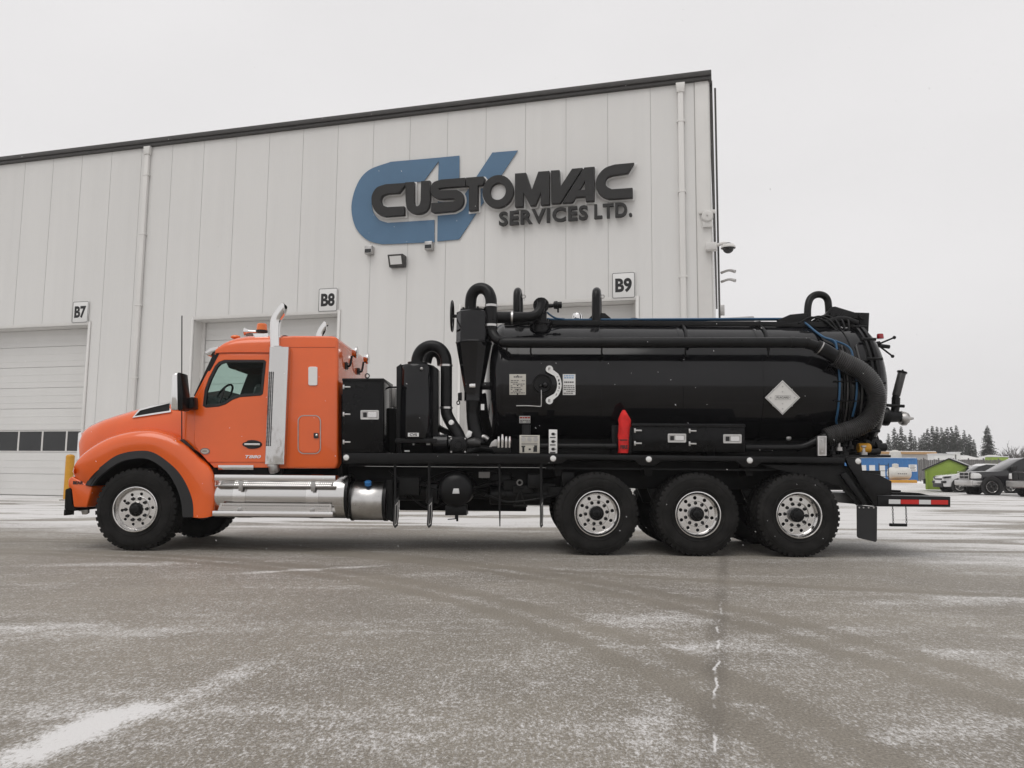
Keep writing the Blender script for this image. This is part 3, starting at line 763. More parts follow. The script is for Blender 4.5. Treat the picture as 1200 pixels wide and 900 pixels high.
# ---------------------------------------------------------------- parked cars
def car_wheel(parent, x, y, r, w, side):
    p = MB(); p.lathe((x, y, r), (0, side, 0), [(0, r*0.66), (0.012, r*0.8), (0.0, r*0.9), (-0.03, r), (-w+0.03, r), (-w, r*0.9), (-w, r*0.5)], 28)
    wh = p.obj('wheel', 'rubber', parent)
    p = MB(); p.lathe((x, y, r), (0, side, 0), [(0.002, r*0.68), (-0.02, r*0.62), (-0.07, r*0.58), (-0.075, 0.02)], 28); p.obj('wheel_back', 'ink', wh)
    p = MB()
    p.lathe((x, y, r), (0, side, 0), [(0.006, r*0.67), (0.008, r*0.63), (-0.02, r*0.60)], 28)
    for k in range(5):
        a = 2*math.pi*k/5 + 0.3
        c_, s_ = math.cos(a), math.sin(a); pw = r*0.11
        q = [(x + c_*rr*r - s_*o*pw, y - side*0.012, r + s_*rr*r + c_*o*pw) for rr, o in ((0.05, 1), (0.05, -1), (0.63, -1.25), (0.63, 1.25))]
        q += [(vx, y - side*0.045, vz) for vx, _, vz in q]
        p.add(q, [(0,1,2,3),(7,6,5,4),(0,4,5,1),(1,5,6,2),(2,6,7,3),(3,7,4,0)])
    p.lathe((x, y, r), (0, side, 0), [(0.0, 0.01), (0.0, r*0.13), (-0.04, r*0.16)], 12)
    p.obj('rim', 'alloy', wh)
def car(name, loc, rz, L, W, body_m, low, glass, roof, wheels, r, label, cat):
    """low: lower body outline (x, z) front at -x; glass: cabin outline; parts made of lofted halves"""
    o = empty(name, loc, rz); tag(o, label, cat)
    rows = []
    for t, inset, drop in ((-1.0, 0.0, 0.0), (-0.97, -0.03, 0.0), (-0.90, -0.0, 0.012), (0.90, 0, 0.012), (0.97, -0.03, 0), (1.0, 0.0, 0.0)):
        pass
    def slab(outline, y0, y1, m, nm, taper=0.0, zref=0.0, bev=0.05, par=o):
        p_ = MB(); zt = max(q_[1] for q_ in outline)
        # two half loops: inner pulled in at the front end and at the top
        def yy(sgn, y):
            def g__(q_):
                e = max(0, (-q_[0]) - L*0.30)/(L*0.2)
                up = max(0, q_[1]-zref)
                return sgn*(y - 0.10*e*e - taper*up)
            return g__
        p_.prism(outline, yy(-1, y1), yy(1, y1)); return p_.obj(nm, m, par, bevel=bev, segs=3)
    slab(low, 0, W/2, body_m, 'body', 0.10, 0.75)
    slab(glass, 0, W/2-0.06, 'glass_dark', 'window_glass', 0.22, 0.95, 0.03)
    slab(roof, 0, W/2-0.20, body_m, 'roof', 0.10, 1.5, 0.03)
    for x in wheels:
        for s_ in (-1, 1):
            p = MB(); yy = s_*(W/2+0.004)
            p.lathe((x, yy, r*1.02), (0, s_, 0), [(0, r*1.10), (0.012, r*1.12), (0.012, r*1.26), (0, r*1.28)], 32)
            p.lathe((x, yy-s_*0.0, r*1.02), (0, s_, 0), [(0.004, 0.02), (0.004, r*1.11)], 32)
            p.obj('wheel_arch', 'car_plastic', o)
            car_wheel(o, x, s_*(W/2+0.02), r, 0.24, s_)
    return o
def extra(o, nm, m, pts, y0, y1, bev=0.015):
    p = MB(); p.prism(pts, y0, y1); return p.obj(nm, m, o, bevel=bev)
# white crossover, nose towards the truck, seen on its left front
def seat(g, rz, wx, wy):
    v = Matrix.Rotation(rz, 3, 'Z') @ Vector((wx, wy, 0)); return (g.x - v.x, g.y - v.y, 0)
SUVR = R(-9)
g0 = gp(1125, 577.3)
so = car('crossover_car', seat(g0, SUVR, -1.38, -0.92), SUVR, 4.4, 1.85, 'car_white',
    [(-2.2,0.32),(-2.22,0.55),(-2.17,0.85),(-2.05,0.98),(-1.2,1.08),(-0.9,1.10),(2.1,1.12),(2.2,0.9),(2.2,0.32)],
    [(-0.98,1.07),(-0.2,1.52),(0.2,1.60),(1.6,1.58),(2.05,1.12)],
    [(-0.15,1.53),(0.2,1.60),(1.6,1.58),(1.75,1.52),(1.7,1.64),(0.2,1.67)], (-1.38, 1.32), 0.36,
    'white compact SUV parked beside the lime green dumpster', 'car')
p = MB()
p.box((-2.26, -0.78, 0.28), (-2.05, 0.78, 0.52)); p.obj('bumper', 'car_plastic', so, bevel=0.04)
p = MB(); p.box((-2.232, -0.55, 0.72), (-2.15, 0.55, 0.80)); p.obj('grille', 'ink', so, bevel=0.01)
for s_ in (-1, 1):
    p = MB(); p.prism([(-2.20, 0.80), (-1.80, 0.86), (-1.78, 0.93), (-2.14, 0.92)], s_*0.60, s_*0.905); p.obj('headlight', 'glass_dark', so, bevel=0.015)
    p = MB(); p.prism([(-2.25, 0.52), (-2.05, 0.55), (-2.05, 0.66), (-2.25, 0.66)], s_*0.55, s_*0.88); p.obj('fog_light', 'ink', so, bevel=0.02)
    p = MB(); p.box((-0.75, s_*0.90, 1.08), (-0.60, s_*1.10, 1.22)); p.obj('mirror', 'car_white', so, bevel=0.03)
# black pickup
g0 = gp(1163, 580.5)
def pickup(name, loc, rz, paint, label, bumper, chrome_g):
    o = car(name, loc, rz, 5.6, 2.0, paint,
        [(-2.75,0.42),(-2.80,0.72),(-2.76,1.10),(-2.62,1.18),(-1.5,1.24),(-1.3,1.25),(0.9,1.30),(0.95,1.34),(2.8,1.34),(2.85,1.25),(2.85,0.55),(2.7,0.45)],
        [(-1.45,1.22),(-0.55,1.78),(-0.2,1.86),(0.75,1.86),(0.95,1.33)],
        [(-0.50,1.79),(-0.2,1.86),(0.72,1.86),(0.84,1.78),(0.78,1.92),(-0.2,1.93)], (-1.98, 1.75), 0.42, label, 'pickup truck')
    p = MB(); p.box((-2.98, -0.95, 0.48), (-2.70, 0.95, 0.76)); p.box((-2.9, -0.99, 0.50), (-2.3, -0.90, 0.74)); p.box((-2.9, 0.90, 0.50), (-2.3, 0.99, 0.74)); p.obj('bumper', bumper, o, bevel=0.04)
    p = MB(); p.box((-2.84, -0.52, 0.80), (-2.72, 0.52, 1.16)); gg = p.obj('grille', 'ink', o, bevel=0.02)
    p = MB()
    for a_, b_, c_, d_ in ((-0.54,0.54,1.13,1.18),(-0.54,0.54,0.79,0.83),(-0.54,0.54,0.97,1.0)): p.box((-2.87, a_, c_), (-2.842, b_, d_))
    for yy in (-0.53, -0.02, 0.49): p.box((-2.872, yy, 0.79), (-2.843, yy+0.04, 1.18))
    p.obj('grille_bar', chrome_g, gg)
    for s_ in (-1, 1):
        p = MB(); p.prism([(-2.83, 0.84), (-2.45, 0.86), (-2.42, 1.02), (-2.55, 1.12), (-2.80, 1.12)], s_*0.56, s_*0.965); p.obj('headlight', 'lens_white', o, bevel=0.03)
        p = MB(); p.box((-1.0, s_*0.96, 1.25), (-0.82, s_*1.24, 1.50)); p.obj('mirror', 'car_plastic', o, bevel=0.04)
    return o
pickup('pickup_truck', seat(g0, R(-6), -1.98, -1.0), R(-6), 'car_black', 'black pickup truck parked beside the white compact SUV', 'steel', 'steel')
g0 = gp(1231, 583.5)
pickup('pickup_truck', seat(g0, R(-6), -1.98, -1.0), R(-6), 'car_red', 'dark red pickup truck parked beyond the black pickup', 'alloy_dull', 'ink')

# ---------------------------------------------------------------- trees
def spruce_mesh(seed, H, Rb, dens, bare=0.12, snowy=0.0):
    rnd = random.Random(seed)
    tr = MB(); tr.tube([(0,0,0), (0.05,0.02,H*0.5), (0,0,H*0.985)], [H*0.016+0.05, H*0.010+0.02, 0.015], 7, 3)
    cr = MB(); z = H*bare
    while z < H*0.99:
        f = (z/H - bare)/(1-bare)
        rad = Rb*(1-f)**0.8*(0.55+0.45*min(1, f*5+0.3))*rnd.uniform(0.72, 1.1) + 0.08
        nb = max(4, int(dens*(1-f)+4))
        for k in range(nb):
            a = rnd.uniform(0, 2*math.pi); ln = rad*rnd.uniform(0.55, 1.12)
            d = Vector((math.cos(a), math.sin(a), 0)); base = Vector((0, 0, z + rnd.uniform(-.15, .15)))
            m_ = max(3, int(ln/0.32))
            for j in range(m_):
                t = (j+0.6)/m_; sag = -0.30*ln*t*t + 0.05
                c = base + d*(ln*t) + Vector((0, 0, sag))
                s_ = (0.26 + 0.16*(1-t))*(0.7+0.5*rnd.random())*min(1.0, 0.5+rad/1.6)
                side = d.cross(Vector((0, 0, 1)))
                for q in (-1, 1):
                    tip = c + side*q*s_*rnd.uniform(.7, 1.2) + d*s_*0.6 + Vector((0, 0, -s_*rnd.uniform(.15, .7)))
                    cr.add([c - d*s_*0.35, tip, c + d*s_*0.5 + Vector((0, 0, s_*0.22))], [(0, 1, 2)])
        z += max(0.16, 0.034*H*(0.6+0.4*(1-f)))*rnd.uniform(0.8, 1.2)
    return tr.mesh('trunk'), cr.mesh('crown', smooth=False)
protos = [spruce_mesh(s, 12.0, rb, dn, ba) for s, rb, dn, ba in ((1, 2.3, 17, 0.10), (2, 1.9, 15, 0.16), (3, 2.6, 18, 0.06), (4, 1.7, 15, 0.2))]
wide = spruce_mesh(9, 12.0, 3.3, 34, 0.03)
def add_tree(name, px, py, D, meshes, label, group, m='needles', wsc=1.0):
    top = wp(px, py, D); s_ = top.z/12.0
    o = empty(name, (top.x, D, 0), random.uniform(0, 6)); o.scale = (s_*wsc, s_*wsc, s_)
    tag(o, label, 'tree', group)
    link('trunk', meshes[0], 'bark', o); link('crown', meshes[1], m, o)
TR = [(1047.5,500,172),(1056,498.5,168),(1067,503.5,175),(1077,512,182),(1087,501,170),(1092.5,498,176),(1098,500,169),(1103,500,174),(1109.5,499.5,171),
      (1114.5,499,178),(1120.5,498.5,170),(1129.5,503,174),(1136,507.5,168),(1083,506,186),(1041,508,178),(1125,509,184),(1052,507,190),(1061,509,186),(1072,511,192),(1080,509,194),(1095,505,190),(1106,505,192),(1117,506,190),(1133,511,188),(1141,514,190)]
for i, (px, py, D) in enumerate(TR):
    add_tree('spruce_tree', px, py, D, protos[i % 4], 'dark spruce in the small cluster beyond the blue container' if px < 1072 else 'tall dark spruce in the dense row beyond the lime green dumpster', 'spruces beyond the blue container' if px < 1072 else 'spruces beyond the green dumpster', wsc=1.0)
add_tree('spruce_tree', 1156.5, 498.5, 150, wide, 'broad cone-shaped spruce standing alone right of the spruce row', None, wsc=1.05)
def bare_tree(name, px, py, D, spread, label, seed):
    rnd = random.Random(seed); top = wp(px, py, D); H = top.z
    o = empty(name, (top.x, D, 0)); tag(o, label, 'tree', 'bare trees at the edge of the yard')
    tr = MB(); tw = MB(); tr.tube([(0,0,0), (0.1,0,H*0.3), (0,0.1,H*0.55)], [0.22, 0.16, 0.10], 7, 3); tr.obj('trunk', 'bark', o)
    for k in range(46):
        a = rnd.uniform(0, 6.28); e = rnd.uniform(0.15, 1.4); l1 = H*rnd.uniform(0.3, 0.5)
        b0 = Vector((0.03, 0, H*rnd.uniform(0.22, 0.55))); d = Vector((math.cos(a)*math.cos(e)*spread, math.sin(a)*math.cos(e)*spread, math.sin(e)))
        b1 = b0 + d*l1; tw.tube([b0, b0+d*l1*0.5+Vector((0,0,0.1)), b1], [0.05, 0.035, 0.012], 4, 2)
        for q in range(9):
            c = b0 + d*l1*rnd.uniform(0.35, 1.0); dd = (d + Vector((rnd.uniform(-1,1), rnd.uniform(-1,1), rnd.uniform(-0.4,1)))*0.8).normalized()
            e1 = c + dd*rnd.uniform(0.5, 1.2); tw.tube([c, e1], [0.03, 0.014], 3, 1, smooth=False)
    tw.obj('crown', 'twigs', o)
for px, py, D, sp, sd_ in ((1185, 521, 150, 1.2, 3), (1198, 526, 140, 1.1, 5), (1178, 527, 160, 1.2, 8), (1208, 522, 155, 1.2, 11)):
    bare_tree('bare_tree', px, py, D, sp, 'leafless tree right of the broad spruce beyond the pickups', sd_)
# ================================================================ the vacuum truck
trk = empty('vacuum_truck', TRUCK_O, TRUCK_YAW)
tag(trk, 'orange conventional-cab vacuum truck with a glossy black tank parked side-on', 'truck')
CY = 1.25                                                  # centre line of the truck
def XZ(pts, y): return [(tp(a, b, y).x, tp(a, b, y).z) for a, b in pts]
def side(name, m, pts, y0, y1, bevel=0.0, parent=trk, segs=2, angle=35):
    p = MB(); p.prism(XZ(pts, y0), y0, y1); return p.obj(name, m, parent, bevel=bevel, segs=segs, angle=angle)
def pxm(v, y=0.0): return v/F_PX*(10.57 + y)               # pixels -> metres at that depth
def flatshape(name, m, outs, y, t=0.004, parent=trk, bevel=0):
    me = curve_mesh(name, [XZ(o, y) for o in outs], t/2, bevel); return link(name, place(me, 0, y, 0), m, parent)
def path(pts): return [tp(*p) for p in pts]
def hose(name, m, pts, r, parent=trk, n=14, res=8):
    p = MB(); p.tube(path(pts), r, n, res); return p.obj(name, m, parent, angle=60)
def vcyl(mb, px, py0, py1, y, r, n=20, prof=None):
    a = tp(px, py1, y); b_ = tp(px, py0, y); mb.cyl((a.x, y, a.z), (a.x, y, b_.z), r, n=n); return mb
def mirror_mesh(me):
    m2 = me.copy()
    for v in m2.vertices: v.co.y = 2*CY - v.co.y
    m2.flip_normals(); return m2
def far_copy(o):
    c = bpy.data.objects.new(o.name.split('.')[0], mirror_mesh(o.data)); col.objects.link(c); c.parent = o.parent; return c

# ---------------------------------------------------------------- chassis
for y in (0.84, 1.58):
    p = MB(); p.box((-5.5, y, 0.86), (5.25, y+0.085, 1.14)); p.obj('frame_rail', 'chassis', trk, bevel=0.01)
for x in (-5.2, -3.6, -2.3, -1.4, -0.4, 0.5, 1.8, 3.1, 4.4, 5.1):
    p = MB(); p.box((x-0.06, 0.926, 0.90), (x+0.06, 1.579, 1.10)); p.obj('cross_member', 'chassis', trk)
p = MB(); p.box((-5.3, 0.93, 0.62), (-3.8, 1.57, 1.5)); p.box((-4.2, 0.70, 0.75), (-3.9, 0.83, 1.4)); p.obj('engine', 'black_matte', trk, bevel=0.06)
p = MB(); p.tube([(-3.7, CY, 0.86), (-2.6, CY, 0.84)], [0.26, 0.17], 16, smooth=False); p.tube([(-2.6, CY, 0.84), (1.1, CY, 0.66)], 0.06, 12, smooth=False); p.obj('driveshaft', 'chassis', trk)
# side boxes and piping that fill the space under the deck on the far side
for a_, c_, z0, z1 in ((-1.75, 0.22, 0.47, 1.13), (0.62, 1.02, 0.60, 1.13)):
    p = MB(); p.box((a_, 1.82, z0), (c_, 2.42, z1)); p.obj('side_box', 'black_matte', trk, bevel=0.02)
rr = random.Random(4)
for i in range(16):
    p = MB(); x = -1.55 + 0.155*i; y = rr.uniform(0.25, 0.75); z = rr.uniform(0.74, 1.08); w = rr.uniform(0.06, 0.15); h = rr.uniform(0.05, 0.14)
    if -1.0 < x < -0.45: continue
    p.box((x-w, y, z-h), (x+w, y+0.18, z+h)); p.obj('valve_block', 'chassis' if i % 3 else 'black_satin', trk, bevel=0.015)
for i in range(9):
    p = MB(); x0 = rr.uniform(-1.7, -0.2); y = rr.uniform(0.2, 0.7); z = rr.uniform(0.75, 1.1)
    p.tube([(x0, y, z), (x0+0.3, y+0.05, z-rr.uniform(0.05, 0.25)), (x0+0.7, y, z-0.05), (x0+1.1, y+0.1, z+0.03)], 0.013, 8); p.obj('air_line', 'black_satin', trk)
p = MB(); p.cyl((-1.75, 0.62, 0.80), (-1.05, 0.62, 0.80), 0.13, n=20); p.obj('air_reservoir', 'black_satin', trk, bevel=0.02)
p = MB(); p.cyl((-0.3, 0.62, 0.76), (0.55, 0.62, 0.76), 0.14, n=20); p.obj('air_reservoir', 'black_satin', trk, bevel=0.02)
flatshape('data_plate', 'ink_grey', [[(561,553),(574,553),(574,560),(561,560)]], 0.24)
# linkage under the deck
p = MB()
for a_, b_ in (((609,574),(602,594)), ((609,574),(616,594)), ((603,593),(618,593)), ((604,571),(614,571))): p.tube(path([(*a_, 0.3), (*b_, 0.3)]), 0.012, 8, smooth=False)
p.obj('linkage', 'chassis', trk)
p = MB(); c = tp(609, 565.5, 0.3); p.lathe(c, (0, -1, 0), [(0, 0.045), (0.02, 0.045), (0.02, 0.025), (0, 0.025)], 16); p.obj('tow_eye', 'ink_grey', trk)

# ---------------------------------------------------------------- wheels
def tyre_mesh(w, rad, tread_n):
    p = MB(); r0 = 0.298
    h = rad - r0
    prof = [(0.045, r0-0.01), (0.024, r0+0.012), (0.010, r0+0.25*h), (0.0, r0+0.48*h), (0.002, r0+0.62*h), (0.012, r0+0.80*h), (0.024, r0+0.90*h), (0.045, rad-0.010), (0.08, rad-0.003)]
    prof = prof + [(w-a, b_) for a, b_ in prof[::-1]]
    p.lathe((0, 0, 0), (0, 1, 0), prof, 64)
    # raised rings on the sidewall
    for rr_ in (r0+0.20*h, r0+0.70*h):
        p.lathe((0, -0.002, 0), (0, 1, 0), [(0.012, rr_-0.006), (0.004, rr_), (0.012, rr_+0.006)], 64)
    # shoulder blocks and tread bars
    for k in range(tread_n):
        a = 2*math.pi*k/tread_n; da = math.pi/tread_n*0.62
        for (y0, y1, ph) in ((0.016, 0.085, 0), (w-0.085, w-0.016, 0.5), (0.10, w*0.5-0.006, 0.3), (w*0.5+0.006, w-0.10, 0.8)):
            aa = a + 2*math.pi/tread_n*ph; vs = []
            lo = rad-0.045 if y0 in (0.016, w-0.085) else rad-0.012
            for (y, r_) in ((y0, lo), (y1, rad-0.012), (y1, rad+0.006), (y0+(0.016 if y0 == 0.016 else 0), rad+0.004)):
                for s_ in (-1, 1): vs.append((math.cos(aa+s_*da)*r_, y, math.sin(aa+s_*da)*r_))
            p.add(vs, [(0,1,3,2),(2,3,5,4),(4,5,7,6),(6,7,1,0),(0,2,4,6),(7,5,3,1)])
    return p.mesh('tyre', angle=40)
def wheel(cx, y, rear, outer=True, far=False, tyre=None):
    w = empty('wheel', (cx, y, 0.545), math.pi if far else 0, trk)
    link('tyre', tyre, 'rubber', w)
    return w
TY_R = tyre_mesh(0.29, 0.540, 44); TY_F = tyre_mesh(0.39, 0.540, 40)
def rim_meshes(d, front):
    """d: how far the disc sits back from the rim lip"""
    out = {}
    p = MB(); p.lathe((0,0,0), (0,1,0), [(0.045, 0.300), (0.012, 0.303), (0.004, 0.299), (0.002, 0.290), (0.012, 0.281), (0.030, 0.277), (0.040, 0.266), (0.075, 0.262), (d-0.012, 0.255), (d+0.002, 0.246)], 56)
    out['rim'] = p.mesh('rim', angle=50)
    holes = [circle(0, 0, 0.247, 64), circle(0, 0, 0.172, 64)]
    nh = 10
    hr = 0.213 if not front else 0.205
    for k in range(nh):
        a = 2*math.pi*(k+0.25)/nh
        holes.append(circle(hr*math.cos(a), hr*math.sin(a), 0.0225 if not front else 0.0195, 14))
    me = curve_mesh('wheel_disc', holes, 0.008, 0.003)
    # dish: the middle stands proud (front) or falls back (rear)
    for v in me.vertices:
        v.co.y += d + 0.006
    out['wheel_disc'] = me
    p = MB(); yb = d + 0.006 + (-0.022 if front else 0.03)
    p.lathe((0, yb-0.0095, 0), (0, -1, 0), [(0.0, 0.168), (0.004, 0.165), (0.004, 0.098), (0.012, 0.094)], 48)
    p.lathe((0, 0, 0), (0, 1, 0), [(d-0.003, 0.176), (d-0.003, 0.171), (yb-0.0095, 0.168)] if not front else [(d-0.003, 0.176), (d-0.004, 0.172), (yb-0.0095, 0.168)], 48)
    out['mounting_face'] = p.mesh('mounting_face', angle=40)
    nuts = []
    for k in range(10):
        a = 2*math.pi*k/10 + 0.1
        x, z = 0.143*math.cos(a), 0.143*math.sin(a)
        q = MB(); q.cyl((x, yb-0.0125, z), (x, yb-0.020, z), 0.024, 0.022, n=12); q.cyl((x, yb-0.0195, z), (x, yb-0.055, z), 0.0175, 0.015, n=6); nuts.append(q.mesh('lug_nut', angle=30))
    out['nuts'] = nuts
    p = MB()
    if front: prof = [(-0.10, 0.092), (0.02, 0.090), (0.028, 0.082), (0.03, 0.060), (0.055, 0.056), (0.062, 0.045), (0.064, 0.01)]
    else: prof = [(-0.05, 0.098), (0.085, 0.095), (0.092, 0.088), (0.094, 0.066), (0.118, 0.060), (0.124, 0.045), (0.126, 0.01)]
    p.lathe((0, yb, 0), (0, -1, 0), prof, 28)
    nb = 8
    for k in range(nb):
        a = 2*math.pi*k/nb; rr_ = 0.076; yy = yb - (0.029 if front else 0.093)
        p.cyl((rr_*math.cos(a), yy, rr_*math.sin(a)), (rr_*math.cos(a), yy-0.012, rr_*math.sin(a)), 0.009, n=6)
    out['hub'] = p.mesh('hub', angle=40)
    p = MB(); p.lathe((0, 0, 0), (0, 1, 0), [(d+0.06, 0.25), (d+0.09, 0.02)], 32); out['brake_drum'] = p.mesh('brake_drum')
    return out
RIM_R = rim_meshes(0.125, False); RIM_F = rim_meshes(0.075, True)
def dress(w, rm, nut_mat):
    link('rim', rm['rim'], 'alloy', w); link('wheel_disc', rm['wheel_disc'], 'alloy', w); link('mounting_face', rm['mounting_face'], 'alloy', w)
    for nm in rm['nuts']: link('lug_nut', nm, nut_mat, w)
    link('hub', rm['hub'], 'black_satin', w); link('brake_drum', rm['brake_drum'], 'chassis', w)
XF = tp(156.6, 597, 0).x
XR = [tp(700, 598, 0).x, tp(818.3, 600, 0).x, tp(936.8, 603, 0).x]
w = wheel(XF, 0.03, False, tyre=TY_F); dress(w, RIM_F, 'black_satin'); w.rotation_euler = (0, 0.06, R(0))
w2 = wheel(XF, 2.47, False, far=True, tyre=TY_F); dress(w2, RIM_F, 'black_satin')
for k, x in enumerate(XR):
    w = wheel(x, 0.0, True, tyre=TY_R); dress(w, RIM_R, 'black_satin'); w.rotation_euler = (0, 0.4*k, 0)
    wheel(x, 0.335, True, tyre=TY_R)
    w2 = wheel(x, 2.5, True, far=True, tyre=TY_R); dress(w2, RIM_R, 'black_satin')
    wheel(x, 2.165, True, far=True, tyre=TY_R)
    p = MB(); p.cyl((x, 0.2, 0.545), (x, 2.3, 0.545), 0.10, n=16); p.ball((x, CY, 0.56), 0.25, 16, 10, (1, 0.8, 1)); p.obj('axle', 'chassis', trk)
    for y in (0.70, 1.72):
        p = MB(); p.prism([(x-0.55, 0.86), (x-0.45, 0.62), (x+0.45, 0.62), (x+0.55, 0.86)], y, y+0.09); p.obj('suspension_arm', 'chassis', trk, bevel=0.015)
p = MB(); p.cyl((XF, 0.3, 0.52), (XF, 2.2, 0.52), 0.08, n=12); p.obj('axle', 'chassis', trk)

# ---------------------------------------------------------------- hood
def hood_top(px):
    xs = [88, 92, 98, 108, 125, 150, 175, 200, 215, 228]; ys = [512, 501, 496, 491.5, 485.5, 477.5, 472, 468, 466, 464.5]
    for i in range(len(xs)-1):
        if px <= xs[i+1]:
            t = max(0, (px-xs[i])/(xs[i+1]-xs[i])); return ys[i]*(1-t)+ys[i+1]*t
    return ys[-1]
def hood_hw(px): return 0.60 + (0.96-0.60)*max(0, min(1, (px-88)/138.0))**0.9
HN = 5.0
def HB(px): return 0.92 + 0.38*max(0, min(1, (px-100)/18.0))
def hood_z(px): return tp(px, hood_top(px), CY - hood_hw(px)*0.78).z
def hood_y(px, z):
    f = max(0, min(0.999, (z-HB(px))/(hood_z(px)-HB(px)))); return CY - hood_hw(px)*(1 - f**HN)**(1/HN)
rows = []
for px in (88, 90, 92, 95, 98, 103, 108, 116, 125, 137, 150, 162, 175, 188, 200, 208, 215, 222, 228):
    w_ = hood_hw(px); zt = hood_z(px); x = tp(px, 500, CY-w_).x; row = []
    for k in range(41):
        a = math.pi*k/40; c_, s_ = math.cos(a), math.sin(a)
        y = CY - w_*math.copysign(abs(c_)**(2/HN), c_); z = HB(px) + (zt-HB(px))*abs(s_)**(2/HN)
        row.append(Vector((x + 0.10*(abs(c_)**4)*max(0, (100-px)/12.0), y, z)))
    rows.append(row)
p = MB(); p.grid(rows); n_ = len(rows[0]); p.f.append(tuple(range(n_)))
hood = p.obj('hood', 'orange', trk, angle=40)
# grille on the nose
xg = tp(88, 520, 0.7).x
p = MB(); p.box((xg-0.045, 0.82, 0.80), (xg+0.02, 1.68, 1.60)); gr_ = p.obj('grille', 'chrome', trk, bevel=0.03)
for i in range(7):
    p = MB(); p.box((xg-0.052, 0.90, 0.86+0.10*i), (xg-0.0455, 1.60, 0.92+0.10*i)); p.obj('grille_slot', 'ink', gr_)
# side vent in the hood with chrome surround
def on_hood(px, py, lift):
    y = 0.4
    for _ in range(6): q = tp(px, py, y); y = hood_y(px, q.z) - lift
    return tp(px, py, y)
def hood_patch(name, m, outer, inner, lift, parent):
    p = MB(); n_ = len(outer)
    vo = [on_hood(a, b_, lift) for a, b_ in outer]; vb = [on_hood(a, b_, -0.01) for a, b_ in outer]
    if inner:
        vi = [on_hood(a, b_, lift) for a, b_ in inner]
        p.add(vo + vi + vb, [(i, (i+1) % n_, n_+(i+1) % n_, n_+i) for i in range(n_)] + [(i, 2*n_+i, 2*n_+(i+1) % n_, (i+1) % n_) for i in range(n_)])
    else: p.add(vo + vb, [tuple(range(n_))] + [(i, n_+i, n_+(i+1) % n_, (i+1) % n_) for i in range(n_)])
    return p.obj(name, m, parent, smooth=False)
vo = [(155,489.5),(163,479.5),(178,475.5),(201,470.2),(200.2,482.8),(178,486.2)]
vi = [(157.8,487.7),(164.3,481),(178,477.4),(199,472.4),(198.4,481.2),(178,484.3)]
vt = hood_patch('hood_vent', 'chrome', vo, vi, 0.020, trk)
hood_patch('vent_mesh', 'black_matte', vi, None, 0.012, vt)

# ---------------------------------------------------------------- front fenders
FR = [
 [(101,569),(108,558),(120,547),(138,534.5),(160,529.5),(180,531.5),(202,547),(215.5,564),(224.5,586),(226,606)],
 [(95,563),(100,550),(112,537),(132,526),(157,519.5),(181,520.5),(206,533),(223,551),(236,573),(237,607)],
 [(88,556),(92,544),(105,531.5),(128,518.5),(155,511),(182,511),(208,521),(230,541),(247,562),(247,605)],
 [(87,553),(92,541),(106,527.5),(129,514.5),(156,507.5),(183,507),(209,516.5),(231,536),(249.5,557),(250,603)],
 [(88,551),(96,537),(111,523),(133,510.5),(158,504),(183,503),(206,511),(226,528),(246,549),(250,598)]]
FYY = [0.045, 0.030, 0.060, 0.15, 0.52]
rows = []
for pts, y in zip(FR, FYY):
    yy = [y]*len(pts)
    if y < 0.1: yy[0] += 0.10; yy[1] += 0.03
    P_, _ = catmull([tp(a, b_, q) for (a, b_), q in zip(pts, yy)], 6); rows.append(P_)
# smooth across as well
dense = []
cols = list(zip(*rows))
cc = [catmull(list(c_), 5)[0] for c_ in cols]
p = MB(); p.grid(cc); fen = p.obj('front_fender', 'orange', trk, angle=60, thick=-0.02); far_copy(fen).data.materials[0] = MATS['orange']
# black flare around the opening
FO = FR[0]; FI = [(107.5,569),(114,560),(125,550.5),(142,540),(162,536),(178,538.5),(195.5,551),(207,568),(213.5,587),(215.5,606)]
ro = catmull([tp(a, b_, 0.030 if i > 1 else 0.09) for i, (a, b_) in enumerate(FO)], 6)[0]
ri = catmull([tp(a, b_, 0.018 if i > 1 else 0.07) for i, (a, b_) in enumerate(FI)], 6)[0]
rin = [q + Vector((0, 0.05, 0)) for q in ri]
rout = [q + Vector((0, 0.05, 0)) for q in ro]
p = MB(); p.grid([rout, ro, ri, rin]); fl = p.obj('fender_flare', 'flare', trk, angle=40, thick=-0.012); far_copy(fl)
# wheel well liner
rl = [Vector((q.x, 0.12, q.z)) for q in ro]
rm_ = [a_.lerp(b_, 0.75) for a_, b_ in zip(ro, ri)]
p = MB(); p.grid([[Vector((q.x, y, q.z)) for q in rm_] for y in (0.06, 0.5, 0.82)]); p.obj('wheel_well', 'black_matte', trk, thick=0.01)
p = MB(); p.prism([(q.x, q.z) for q in ro] , 0.82, 0.835); p.obj('inner_guard', 'black_matte', trk)
p = MB(); p.grid([[Vector((q.x, 2.5-y, q.z)) for q in rm_] for y in (0.06, 0.5, 0.82)]); p.obj('wheel_well', 'black_matte', trk, thick=0.01)
# fender marker plate
side('marker_lamp', 'lens_white', [(156.5,522),(158,518.3),(168.5,518),(170,521.6)], 0.012, 0.05, 0.006)
side('marker_base', 'chrome', [(155.8,522.6),(157.6,517.6),(169,517.3),(170.8,522.2)], 0.020, 0.05, 0.004)
# headlights
for yc in (0.50, 2.0):
    p = MB(); p.ball((tp(96, 540, 0.4).x-0.02, yc, 1.13), 0.15, 16, 10, (0.5, 1, 0.75)); p.obj('headlight', 'lens_white', trk)
